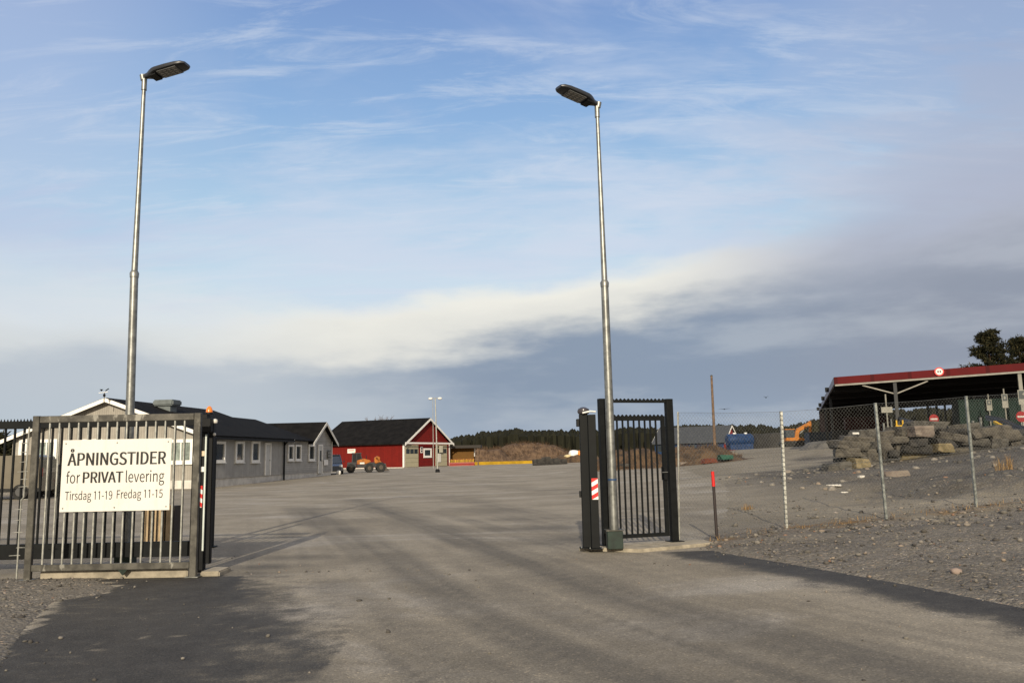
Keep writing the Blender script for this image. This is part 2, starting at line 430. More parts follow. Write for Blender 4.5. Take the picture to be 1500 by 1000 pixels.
# ================================================================ GROUND
def axis_pts(parts):
    out = []
    for a, b, s in parts:
        n = max(1, int(round((b - a) / s))); out += list(np.linspace(a, b, n, endpoint=False))
    out.append(parts[-1][1]); return np.array(out)
def grid_faces(nx, ny):
    i = np.arange(ny - 1)[:, None] * nx + np.arange(nx - 1)[None, :]
    return np.stack([i, i + 1, i + nx + 1, i + nx], -1).reshape(-1, 4)

def gravel_mat():
    m = bpy.data.materials.new('dusty gravel ground'); m.use_nodes = True; g = NT(m.node_tree); g.n.clear()
    b = g.new('ShaderNodeBsdfPrincipled'); o = g.new('ShaderNodeOutputMaterial'); g.l.new(b.outputs[0], o.inputs[0])
    p = g.new('ShaderNodeTexCoord').outputs['Object']
    at_d = g.new('ShaderNodeAttribute', attribute_name='soil_shade').outputs['Fac']
    at_g = g.new('ShaderNodeAttribute', attribute_name='grass').outputs['Fac']
    vo = g.new('ShaderNodeTexVoronoi'); g.put(vo.inputs['Vector'], p); vo.inputs['Scale'].default_value = 34
    vo2 = g.new('ShaderNodeTexVoronoi'); g.put(vo2.inputs['Vector'], p); vo2.inputs['Scale'].default_value = 13
    gray = g.new('ShaderNodeSeparateColor'); g.put(gray.inputs[0], vo.outputs['Color'])
    stone = g.ramp(gray.outputs[0], [(0, (0.075, 0.066, 0.055)), (0.45, (0.125, 0.114, 0.096)), (0.8, (0.18, 0.165, 0.14)), (0.95, (0.34, 0.31, 0.27)), (1, (0.42, 0.30, 0.20))])
    n1 = g.noise(p, 0.8, 6, 0.6); n2 = g.noise(p, 6, 4, 0.6)
    dust = g.mix(n2, (0.130, 0.117, 0.096), (0.185, 0.168, 0.138))
    col = g.mix(g.math('ADD', 0.30, g.math('MULTIPLY', g.smooth(n1, 0.35, 0.65), 0.45)), stone, dust)
    soil_shade = g.mix(n2, (0.028, 0.026, 0.024), (0.068, 0.064, 0.056))
    soil_shade = g.mix(0.4, soil_shade, g.mix(1.0, stone, (0.6, 0.6, 0.6), 'MULTIPLY'))
    col = g.mix(g.math('MULTIPLY', at_d, g.math('ADD', 0.55, g.math('MULTIPLY', g.smooth(n1, 0.4, 0.6), 0.45)), clamp=True), col, soil_shade)
    gr = g.mix(n2, (0.13, 0.075, 0.03), (0.22, 0.14, 0.06))
    col = g.mix(g.math('MULTIPLY', at_g, g.smooth(g.noise(p, 2.6, 5, 0.7), 0.42, 0.6)), col, gr)
    yd = g.mix(g.smooth(g.noise(p, 0.35, 6, 0.62, 0.3), 0.35, 0.65), (0.200, 0.176, 0.132), (0.270, 0.240, 0.186))
    yd = g.mix(g.math('MULTIPLY', g.smooth(n2, .5, .7), .4), yd, (0.12, 0.11, 0.09))
    col = g.mix(g.math('MULTIPLY', g.new('ShaderNodeAttribute', attribute_name='yard').outputs['Fac'], .9), col, yd)
    g.put(b.inputs['Base Color'], col); b.inputs['Roughness'].default_value = 0.92; b.inputs['Specular IOR Level'].default_value = 0.2
    hgt = g.math('ADD', g.math('MULTIPLY', vo.outputs['Distance'], -0.5), g.math('ADD', g.math('MULTIPLY', vo2.outputs['Distance'], -0.5), n2))
    bn = g.new('ShaderNodeBump'); bn.inputs['Strength'].default_value = 0.9; bn.inputs['Distance'].default_value = 0.03
    g.put(bn.inputs['Height'], hgt); g.l.new(bn.outputs[0], b.inputs['Normal'])
    return m

gx_ = axis_pts([(-700, -200, 25), (-200, -60, 6), (-60, -14, 1.2), (-14, -7, 0.25), (-7, -3.4, 0.06), (-3.4, 2.4, 0.35), (2.4, 12, 0.06), (12, 24, 0.16), (24, 60, 0.9), (60, 200, 6), (200, 700, 25)])
gy_ = axis_pts([(-60, 3, 2.5), (3, 13.5, 0.07), (13.5, 20, 0.08), (20, 40, 0.16), (40, 80, 0.8), (80, 200, 4), (200, 900, 25)])
GX, GY = np.meshgrid(gx_, gy_)
GZ = height(GX, GY); SD = road_sd(GX, GY)
out = sstep(0.0, 0.25, SD)
GZ = GZ + out * (fbm(GX * 7, GY * 7, 31, 2) - 0.5) * 0.028 * sstep(30, 15, GY) + out * (fbm(GX * 2.2, GY * 2.2, 77, 3) - 0.5) * 0.06 * sstep(60, 20, GY) * (GX > 0)
soil_shade = sstep(17.5, 19.5, GY) * sstep(5.5, 11, GX) * sstep(75, 45, GY) * sstep(-1.2, 0.3, (GX - 9) * 0.5 - (GY - 30) * 0.28 + (fbm(GX * .3, GY * .3, 3) - .5) * 5) * 0.95  # dark earth on the right, its tone also stands in for cloud shade
soil_shade = np.maximum(soil_shade, 0.40 * sstep(0.35, 0.62, fbm(GX * 0.5, GY * 1.4, 12)) * (GX > 0) * sstep(18, 16, GY) * out)
line_y = np.interp(GX, [2.7, 5.1, 7.2, 9.35, 12, 20], [13.6, 15.3, 15.8, 16.5, 17.3, 19.5])
grass_a = np.exp(-((GY - line_y - 0.05) / 0.55) ** 2) * (GX > 3.2) * 0.9 * sstep(0.3, 0.55, fbm(GX * 1.3, GY * 1.3, 44))
ground = raw_mesh('ground', np.stack([GX, GY, GZ], -1).reshape(-1, 3), grid_faces(len(gx_), len(gy_)), mat=gravel_mat(), attrs={'soil_shade': soil_shade, 'grass': grass_a, 'yard': np.clip(sstep(14.5, 17, GY) * (1 - soil_shade), 0, 1) * (1 - sstep(.4, 1, grass_a))})
tag(ground, 'dusty brown gravel ground rising to the right behind the fence', 'ground', kind='structure')

# ---- asphalt yard and drive
def road_mat():
    m = bpy.data.materials.new('dusty worn asphalt'); m.use_nodes = True; g = NT(m.node_tree); g.n.clear()
    b = g.new('ShaderNodeBsdfPrincipled'); o = g.new('ShaderNodeOutputMaterial'); g.l.new(b.outputs[0], o.inputs[0])
    p = g.new('ShaderNodeTexCoord').outputs['Object']
    tr = g.new('ShaderNodeAttribute', attribute_name='track').outputs['Fac']
    pa = g.new('ShaderNodeAttribute', attribute_name='dark_asphalt').outputs['Fac']
    n1 = g.noise(p, 0.35, 6, 0.62, 0.3); n2 = g.noise(p, 3.5, 6, 0.68); n3 = g.noise(p, 55, 3, 0.7)
    big = g.noise(g.mapping(p, (0.22, 0.42, 1), (0, 0, 0.35)), 1.0, 6, 0.65, 0.8)
    vo = g.new('ShaderNodeTexVoronoi'); g.put(vo.inputs['Vector'], p); vo.inputs['Scale'].default_value = 75
    gray = g.new('ShaderNodeSeparateColor'); g.put(gray.inputs[0], vo.outputs['Color'])
    dust = g.mix(g.smooth(n1, 0.35, 0.65), (0.208, 0.184, 0.141), (0.285, 0.255, 0.200))
    dust = g.mix(g.smooth(big, 0.50, 0.68), dust, (0.315, 0.292, 0.250))
    worn = g.mix(n2, (0.068, 0.063, 0.054), (0.125, 0.115, 0.098))
    f = g.math('ADD', g.math('MULTIPLY', tr, 0.80), g.math('MULTIPLY', g.math('SUBTRACT', n2, 0.5), 0.8), clamp=True)
    f = g.math('ADD', f, g.math('MULTIPLY', g.smooth(big, 0.50, 0.30), 0.25), clamp=True)
    col = g.mix(f, dust, worn)
    fr = g.mix(g.smooth(n2, 0.3, 0.75), (0.028, 0.0265, 0.024), (0.056, 0.053, 0.047))
    fa = g.smooth(g.math('ADD', pa, g.math('ADD', g.math('MULTIPLY', g.math('SUBTRACT', n2, 0.5), 0.75), g.math('MULTIPLY', g.math('SUBTRACT', n3, 0.5), 1.1))), 0.12, 0.75)
    col = g.mix(fa, col, fr)
    ve = g.new('ShaderNodeTexVoronoi', feature='DISTANCE_TO_EDGE'); wv = g.new('ShaderNodeVectorMath', operation='ADD'); g.put(wv.inputs[0], p)
    nv = g.new('ShaderNodeTexNoise'); g.put(nv.inputs['Vector'], p); nv.inputs['Scale'].default_value = 1.6; nv.inputs['Detail'].default_value = 5
    g.l.new(nv.outputs['Color'], wv.inputs[1]); g.put(ve.inputs['Vector'], wv.outputs[0]); ve.inputs['Scale'].default_value = 0.30
    crack = g.math('MULTIPLY', g.math('LESS_THAN', ve.outputs[0], 0.0032), g.smooth(n1, .48, .60))
    stain = g.smooth(g.noise(p, 0.9, 3, 0.5), .70, .76)
    col = g.mix(g.math('MULTIPLY', stain, .5), col, (0.06, 0.055, 0.048))
    sp = g.ramp(gray.outputs[0], [(0, (0.72,) * 3), (0.5, (0.97,) * 3), (0.9, (1.08,) * 3), (0.965, (1.3,) * 3), (1, (1.7, 1.6, 1.45))])
    col = g.mix(1.0, col, sp, 'MULTIPLY')
    col = g.mix(g.math('MULTIPLY', g.math('SUBTRACT', n3, 0.5), 0.7, clamp=True), col, (0.33, 0.30, 0.25))
    g.put(b.inputs['Base Color'], col)
    g.put(b.inputs['Roughness'], g.math('SUBTRACT', 0.93, g.math('MULTIPLY', fa, 0.16))); b.inputs['Specular IOR Level'].default_value = 0.25
    hgt = g.math('ADD', g.math('MULTIPLY', vo.outputs['Distance'], -0.35), g.math('ADD', g.math('MULTIPLY', n3, 0.8), n2))
    bn = g.new('ShaderNodeBump'); bn.inputs['Strength'].default_value = 0.5; bn.inputs['Distance'].default_value = 0.012
    g.put(bn.inputs['Height'], hgt); g.l.new(bn.outputs[0], b.inputs['Normal'])
    return m

rx_ = axis_pts([(-60, -30, 1.2), (-30, -8, 0.5), (-8, -3, 0.06), (-3, 2.4, 0.09), (2.4, 6.5, 0.05), (6.5, 18, 0.4)])
ry_ = axis_pts([(-12, 3, 0.8), (3, 16, 0.07), (16, 30, 0.12), (30, 70, 0.5), (70, 165, 1.5)])
RX, RY = np.meshgrid(rx_, ry_)
RS = road_sd(RX, RY) + (fbm(RX * 9, RY * 9, 8, 3) - 0.5) * 0.10 * sstep(20, 12, RY)
RZ = road_z(RX, RY)
def gauss_line(X, Y, pts_px, wid):
    P = [flat(*q)[:2] for q in pts_px]
    d = np.abs(seg_sd(X, Y, P)); d = d + (fbm(X * 0.8, Y * 0.5, 61) - 0.5) * wid * 0.7
    return np.exp(-(d / wid) ** 2)
track = np.zeros(RX.shape)
for pts, wd, amp in [
    ([(440, 742), (470, 765), (543, 806), (672, 878), (808, 939), (1010, 1002), (1300, 1080)], 0.42, 0.85),
    ([(520, 730), (600, 760), (689, 796), (808, 833), (900, 866), (1060, 912), (1220, 952), (1380, 1000), (1600, 1060)], 0.42, 0.9),
    ([(700, 870), (860, 905), (1010, 945), (1180, 1000), (1350, 1050)], 0.50, 0.75),
    ([(490, 850), (546, 895), (590, 945), (650, 1000), (720, 1060)], 0.20, 0.65),
    ([(380, 870), (430, 930), (470, 1000), (510, 1080)], 0.30, 0.35),
    ([(560, 712), (700, 735), (860, 772)], 0.5, 0.4), ([(640, 705), (760, 716), (860, 722)], 0.6, 0.35)]:
    track = np.maximum(track, .80 * amp * gauss_line(RX, RY, pts, wd * 1.25))
# dark blotches around the gate feet and along the right kerb of gravel
edge_r = -seg_sd(RX, RY, EDGE_R)
track = np.maximum(track, 1.0 * sstep(-0.75, -0.05, edge_r + (fbm(RX * 1.1, RY * 1.1, 21) - .5) * 0.7) * (RY < 12.9))
for (cx, cy, rx, ry, a) in [(0.9, 15.0, 1.0, 0.9, .9), (0.6, 17.5, 1.6, .7, .8), (0.2, 20, 1.9, .6, .5), (-3.6, 12.1, .55, .3, .9), (-3.9, 11.4, .7, .25, .8), (-3.4, 13.2, .8, .35, .6), (-8, 13.5, 3, 1.2, .6)]:
    track = np.maximum(track, a * np.exp(-(((RX - cx) / rx) ** 2 + ((RY - cy) / ry) ** 2)) * (0.5 + fbm(RX * 2, RY * 4, 90)))
_dm = seg_sd(RX, RY, [flat(*q)[:2] for q in [(420, 722), (520, 745), (640, 795), (740, 840), (860, 885), (1000, 930), (1180, 985), (1500, 1080)]])
_st = fbm(_dm * 3.0 + 40, (RX * .6 - RY) * .10 + 9, 71, 4); _s2 = fbm(_dm * 9.0 + 40, (RX * .6 - RY) * .25 + 9, 72, 3)
track = track * (.72 + .56 * _s2) + (np.maximum(_st - .47, 0) * 1.1 + (_s2 - .5) * .75) * sstep(36, 14, RY)
track = track + .30 * sstep(9.5, 5.5, RY + .25 * np.abs(RX))
track = np.clip(track + (fbm(RX * 0.25, RY * 0.5, 55) - 0.5) * 0.28 * sstep(12, 25, RY), 0, 1)
PX = [flat(*q)[:2] for q in [(-120, 1100), (-60, 1010), (0, 960), (40, 915), (78, 878), (150, 866), (172, 856), (140, 848), (180, 841), (300, 838), (350, 845), (385, 868), (420, 915), (455, 960), (480, 1010), (520, 1100)]]
_fs = -seg_sd(RX, RY, PX); _rt = sstep(-3.9, -2.6, RX)
_nz = (fbm(RX * .7, RY * .7, 88, 3) - .5) * .8 + (fbm(RX * 7, RY * 7, 89, 3) - .5) * 1.3
dark_asphalt = sstep(-0.10 - 1.3 * _rt, 0.10 + 1.1 * _rt, _fs + _nz * (.25 + .5 * _rt)) * (RY < 11.5)  # darker area of the drive, fading out on its right side
# keep only the inside (right of the first half, left of the second)
dark_asphalt = np.where((RX > -1.4) | (RX < -9), 0, dark_asphalt)
# fine pale tyre prints across the darker asphalt
fr_scr = fbm(RX * 3, RY * 14, 13, 3)
dark_asphalt = np.clip(dark_asphalt - 0.16 * sstep(0.58, 0.75, fr_scr) * dark_asphalt - 0.25 * sstep(0.45, 0.7, fbm(RX * .9, RY * .9, 19)), 0, 1)
# a chevron tyre print in dust
A, B = flat(30, 968), flat(360, 918)
ux, uy = (B.x - A.x), (B.y - A.y); L = math.hypot(ux, uy); ux /= L; uy /= L
s_ = (RX - A.x) * ux + (RY - A.y) * uy; q_ = -(RX - A.x) * uy + (RY - A.y) * ux
chev = (np.abs(((s_ - np.abs(q_ - .18) * 0.9) / 0.34) % 1 - .5) < 0.13) * (np.abs(q_ - 0.18) < 0.24) * (s_ > 0) * (s_ < L) * (fbm(RX * 4, RY * 4, 5) > .42)
dark_asphalt = np.maximum(dark_asphalt, .95 * sstep(-1.25, -0.10, edge_r + (fbm(RX * 1.6, RY * 1.6, 21, 5) - .5) * 0.7) * (RY < 12.9) * (edge_r < .3))
dark_asphalt = np.clip(dark_asphalt - 0.30 * chev, 0, 1)
fc = grid_faces(len(rx_), len(ry_))
RS = RS - 0.5 * sstep(13.6, 15.5, RY) * (RX > 0)
keep = (RS.ravel()[fc] < 0.06).all(1)
used = np.unique(fc[keep]); remap = -np.ones(RX.size, int); remap[used] = np.arange(len(used))
road = raw_mesh('yard_asphalt', np.stack([RX, RY, RZ], -1).reshape(-1, 3)[used], remap[fc[keep]], mat=road_mat(), attrs={'track': track.ravel()[used], 'dark_asphalt': dark_asphalt.ravel()[used]})
tag(road, 'dust covered asphalt drive and yard with dark tyre tracks', 'asphalt', kind='structure')

# ---- loose stones on the verge and bank
def scatter(name, pts, sizes, m, seed=0, flatn=0.65, label=None, cat=None):
    rng = np.random.default_rng(seed)
    t = (1 + 5 ** .5) / 2
    bv = np.array([(-1, t, 0), (1, t, 0), (-1, -t, 0), (1, -t, 0), (0, -1, t), (0, 1, t), (0, -1, -t), (0, 1, -t), (t, 0, -1), (t, 0, 1), (-t, 0, -1), (-t, 0, 1)], float) / 1.9
    bf = np.array([(0,11,5),(0,5,1),(0,1,7),(0,7,10),(0,10,11),(1,5,9),(5,11,4),(11,10,2),(10,7,6),(7,1,8),(3,9,4),(3,4,2),(3,2,6),(3,6,8),(3,8,9),(4,9,5),(2,4,11),(6,2,10),(8,6,7),(9,8,1)])
    n = len(pts); a = rng.uniform(0, 6.28, n); ca, sa = np.cos(a), np.sin(a)
    sc = sizes[:, None] * rng.uniform(0.55, 1.25, (n, 3)) * np.array([1, 1, flatn])
    V = bv[None] * rng.uniform(0.8, 1.2, (n, 12, 1)) * sc[:, None, :]
    X = V[..., 0] * ca[:, None] - V[..., 1] * sa[:, None]; Y = V[..., 0] * sa[:, None] + V[..., 1] * ca[:, None]
    V = np.stack([X, Y, V[..., 2]], -1) + pts[:, None, :]
    F = (bf[None] + (np.arange(n) * 12)[:, None, None]).reshape(-1, 3)
    val = np.repeat(rng.uniform(0, 1, n), 12)
    o = raw_mesh(name, V.reshape(-1, 3), None, F, mat=m, attrs={'tone': val}, smooth=False)
    return tag(o, label, cat, kind='stuff')
def stone_mat(name, stops, rough=0.85):
    def ex(g, p, colr, b):
        a = g.new('ShaderNodeAttribute', attribute_name='tone').outputs['Fac']
        c = g.ramp(a, stops)
        n = g.noise(p, 9, 4, 0.7)
        return g.mix(1.0, c, g.ramp(n, [(0.2, (0.6,) * 3), (0.8, (1.25,) * 3)]), 'MULTIPLY')
    return mat(name, (0.2, 0.2, 0.2), rough, bump=0.4, bscale=25, extra=ex)
peb = stone_mat('loose stones', [(0, (0.05, 0.045, 0.04)), (0.5, (0.13, 0.12, 0.10)), (0.8, (0.22, 0.20, 0.17)), (0.93, (0.23, 0.185, 0.14)), (0.97, (0.20, 0.10, 0.055)), (1, (0.34, 0.32, 0.29))])
rng = np.random.default_rng(4)
def pick(n, x0, x1, y0, y1, dens):
    x = rng.uniform(x0, x1, n); y = rng.uniform(y0, y1, n)
    k = rng.uniform(0, 1, n) < dens(x, y); return x[k], y[k]
fence_y = lambda x: np.interp(x, [2.7, 5.1, 7.2, 9.35, 12, 20], [13.6, 15.3, 15.8, 16.5, 17.3, 19.5])
def d1(x, y):
    s = road_sd(x, y)
    band = np.exp(-((y - fence_y(x) + 0.7) / 0.75) ** 2)
    return (s > 0.03) * (x > 2.9) * (0.10 + 0.9 * band + 0.35 * (fbm(x * .8, y * 2, 4) > .58))
x, y = pick(9000, 2.9, 15, 6, 21, d1)
sz = rng.gamma(2.0, 0.009, len(x)) + 0.008; sz = np.minimum(sz, 0.075)
scatter('verge_stones', np.stack([x, y, height(x, y) + sz * 0.2], -1), sz, peb, 1, label='loose stones strewn along the gravel verge below the fence', cat='stones')
x, y = pick(1100, 8, 24, 19, 36, lambda x, y: 0.3 + 0.7 * (fbm(x * .5, y * .5, 6) > .55))
sz = rng.gamma(2.0, 0.03, len(x)) + 0.015; sz = np.minimum(sz, 0.22)
scatter('bank_stones', np.stack([x, y, height(x, y)], -1), sz, peb, 2, label='broken stones lying on the dark earth bank behind the fence', cat='stones')
x, y = pick(9000, -9, 6.2, 4.5, 13.5, lambda x, y: 0.5 * (road_sd(x, y) > 0.03) + 0.02 * (road_sd(x, y) < -.1) + 0.9 * np.exp(np.minimum(road_sd(x, y), 0) / .14) * (fbm(x * 2, y * 2, 66) > .42))
sz = rng.gamma(2.0, 0.004, len(x)) + 0.005; sz = np.minimum(sz, 0.03)
s = road_sd(x, y)
scatter('drive_grit', np.stack([x, y, np.where(s < 0, road_z(x, y), height(x, y)) + sz * 0.3], -1), sz, peb, 3, label='small grit scattered on the gravel shoulder and drive edge', cat='grit')

# dry grass along the fence line
def blades(name, px, py, pz, hgt, wid, m, seed, label, cat, lean=0.35):
    r = np.random.default_rng(seed); n = len(px)
    a = r.uniform(0, 6.28, n); la = r.uniform(0, 6.28, n); l = r.uniform(0, lean, n) * hgt
    dx_, dy_ = np.cos(a) * wid / 2, np.sin(a) * wid / 2
    b1 = np.stack([px - dx_, py - dy_, pz], -1); b2 = np.stack([px + dx_, py + dy_, pz], -1)
    mid = np.stack([px + np.cos(la) * l * .4, py + np.sin(la) * l * .4, pz + hgt * .6], -1)
    m1 = mid - np.stack([dx_, dy_, 0 * dx_], -1) * .7; m2 = mid + np.stack([dx_, dy_, 0 * dx_], -1) * .7
    tip = np.stack([px + np.cos(la) * l, py + np.sin(la) * l, pz + hgt], -1)
    V = np.stack([b1, b2, m2, m1, tip], 1).reshape(-1, 3); k = np.arange(n)[:, None] * 5
    o = raw_mesh(name, V, k + np.array([[0, 1, 2, 3]]), k + np.array([[3, 2, 4]]), mat=m, attrs={'tone': np.repeat(r.uniform(0, 1, n), 5)}, smooth=False)
    return tag(o, label, cat, kind='stuff')
def tone_mat(name, stops):
    def ex(g, p, colr, b):
        return g.ramp(g.new('ShaderNodeAttribute', attribute_name='tone').outputs['Fac'], stops)
    return mat(name, (0.2, 0.2, 0.2), 0.85, extra=ex, spec=0.15)
dry = tone_mat('dry grass', [(0, (0.16, 0.09, 0.035)), (0.5, (0.26, 0.16, 0.065)), (1, (0.38, 0.26, 0.12))])
x, y = pick(9000, 3.1, 16, 13.4, 20, lambda x, y: np.exp(-((y - fence_y(x) - 0.05) / 0.22) ** 2) * (0.05 + 0.95 * (fbm(x * 1.3, y * 1.3, 44) > .5)))
blades('dry_grass', x, y, height(x, y), rng.uniform(0.03, 0.13, len(x)), 0.008, dry, 7, 'withered yellow brown grass along the foot of the wire fence', 'grass', 1.6)

# a few clumps of dry weeds on the bank
for i, (px, py, Y) in enumerate([(1466, 680, 22), (1478, 678, 22.6), (1095, 742, 19.5)]):
    c = at(px, py, Y); n = 60; a = rng.uniform(0, 6.28, n); r_ = rng.uniform(0, .16, n)
    o = blades('weed_clump', c.x + np.cos(a) * r_, c.y + np.sin(a) * r_, np.full(n, hz_(c.x, c.y) - .02), rng.uniform(.1, .5, n) * (1 if i < 2 else .4), 0.012, dry, 20 + i, None, None, .5)
    if 'kind' in o: del o['kind']
    tag(o, ['dry orange weed clump on the dark bank below the stone wall', 'smaller dry weed clump beside the orange one at right', 'low tuft of dead weed on the yard behind the wire fence'][i], 'weed')

# ================================================================ GATE AREA
Rz = lambda a: Matrix.Rotation(a, 3, 'Z')
# ---- left: galvanised cage panel
gl0, gl1 = at(41, 838, 11.15), at(283, 838, 11.15)
GLX0, GLX1, GLY = gl0.x, gl1.x, 11.15
W_ = GLX1 - GLX0; Hc = at(160, 607, GLY).z
root = thing('barred_fence_panel', 'weathered galvanised barred panel in front of the black sliding gate, carrying the opening hours sign', 'fence panel', (GLX0, GLY, 0))
MB().span((-.045, -.03, 0.0), (.045, .03, Hc)).build('post', galv_old, root, bevel=.006)
MB().span((W_ - .045, -.035, 0.0), (W_ + .045, .035, Hc)).build('post', galv_old, root, bevel=.006)
MB().span((.053, -.032, Hc - .095), (W_ - .048, .032, Hc - .004)).build('top_rail', galv_old, root, bevel=.005)
MB().span((.053, -.032, .115), (W_ - .048, .032, .20)).build('bottom_rail', galv_old, root, bevel=.005)
nb = 15
for i in range(nb):
    x = .05 + (W_ - .10) * (i + 1) / (nb + 1)
    MB().tube([(x, 0, .20), (x, 0, Hc - .095)], 0.0135, 10).build('bar', galv_bar, root, smooth=True)
for x in (-.0, W_):
    MB().span((x - .085, -.07, 0.0), (x + .085, .07, .012)).build('foot_plate', galv, root)
m = MB().prism([(-.06, .115), (.06, .115), (0, .045)], 'y', -.02, .02); m.build('shadow_wedge', darkgreen, root, loc=(W_ * .58, -.02, 0))  # dark wedge in place of a triangular shadow on the footing
# comb of spikes on the left end of the cage
r2 = thing('spike_rail', 'thin upright rod with sideways spikes at the left end of the barred panel', 'anti-climb rail', (GLX0 - .13, GLY + .02, 0))
MB().tube([(-.03, 0, .02), (-.03, 0, 1.05), (.0, 0, 1.08), (.02, 0, 2.02)], .011, 8).build('rod', galv_bar, r2, smooth=True)
zz = [.32, .42, .62, .78, .92, 1.05, 1.22, 1.32, 1.42, 1.55, 1.68, 1.80, 1.93]
for k, z in enumerate(zz):
    o = -.03 if z < 1.05 else .01
    l0, l1 = [(.12, .03), (.03, .10), (.09, .05), (.07, .04)][k % 4] if z < 1.5 else (.10, .0)
    MB().tube([(o - l0, 0, z), (o, 0, z + .004), (o + l1, 0, z + .002)], [.003, .0065, .003], 6).build('spike', galv_bar, r2)
# concrete footing beam
t_ = thing('concrete_beam', 'long low concrete footing beam under the barred panel', 'beam', (GLX0 + .12, GLY + .1, 0))
MB().span((0, -.03, -.03), (W_ - .22, .12, .108)).build('beam_body', conc, t_, bevel=.012)
t_ = thing('concrete_beam', 'stub of concrete footing under the black gate posts right of the barred panel', 'beam', (GLX1 + .05, GLY + .35, 0))
MB().span((0.0, -.25, -.03), (.26, .22, .055)).build('beam_body', conc, t_, bevel=.015)

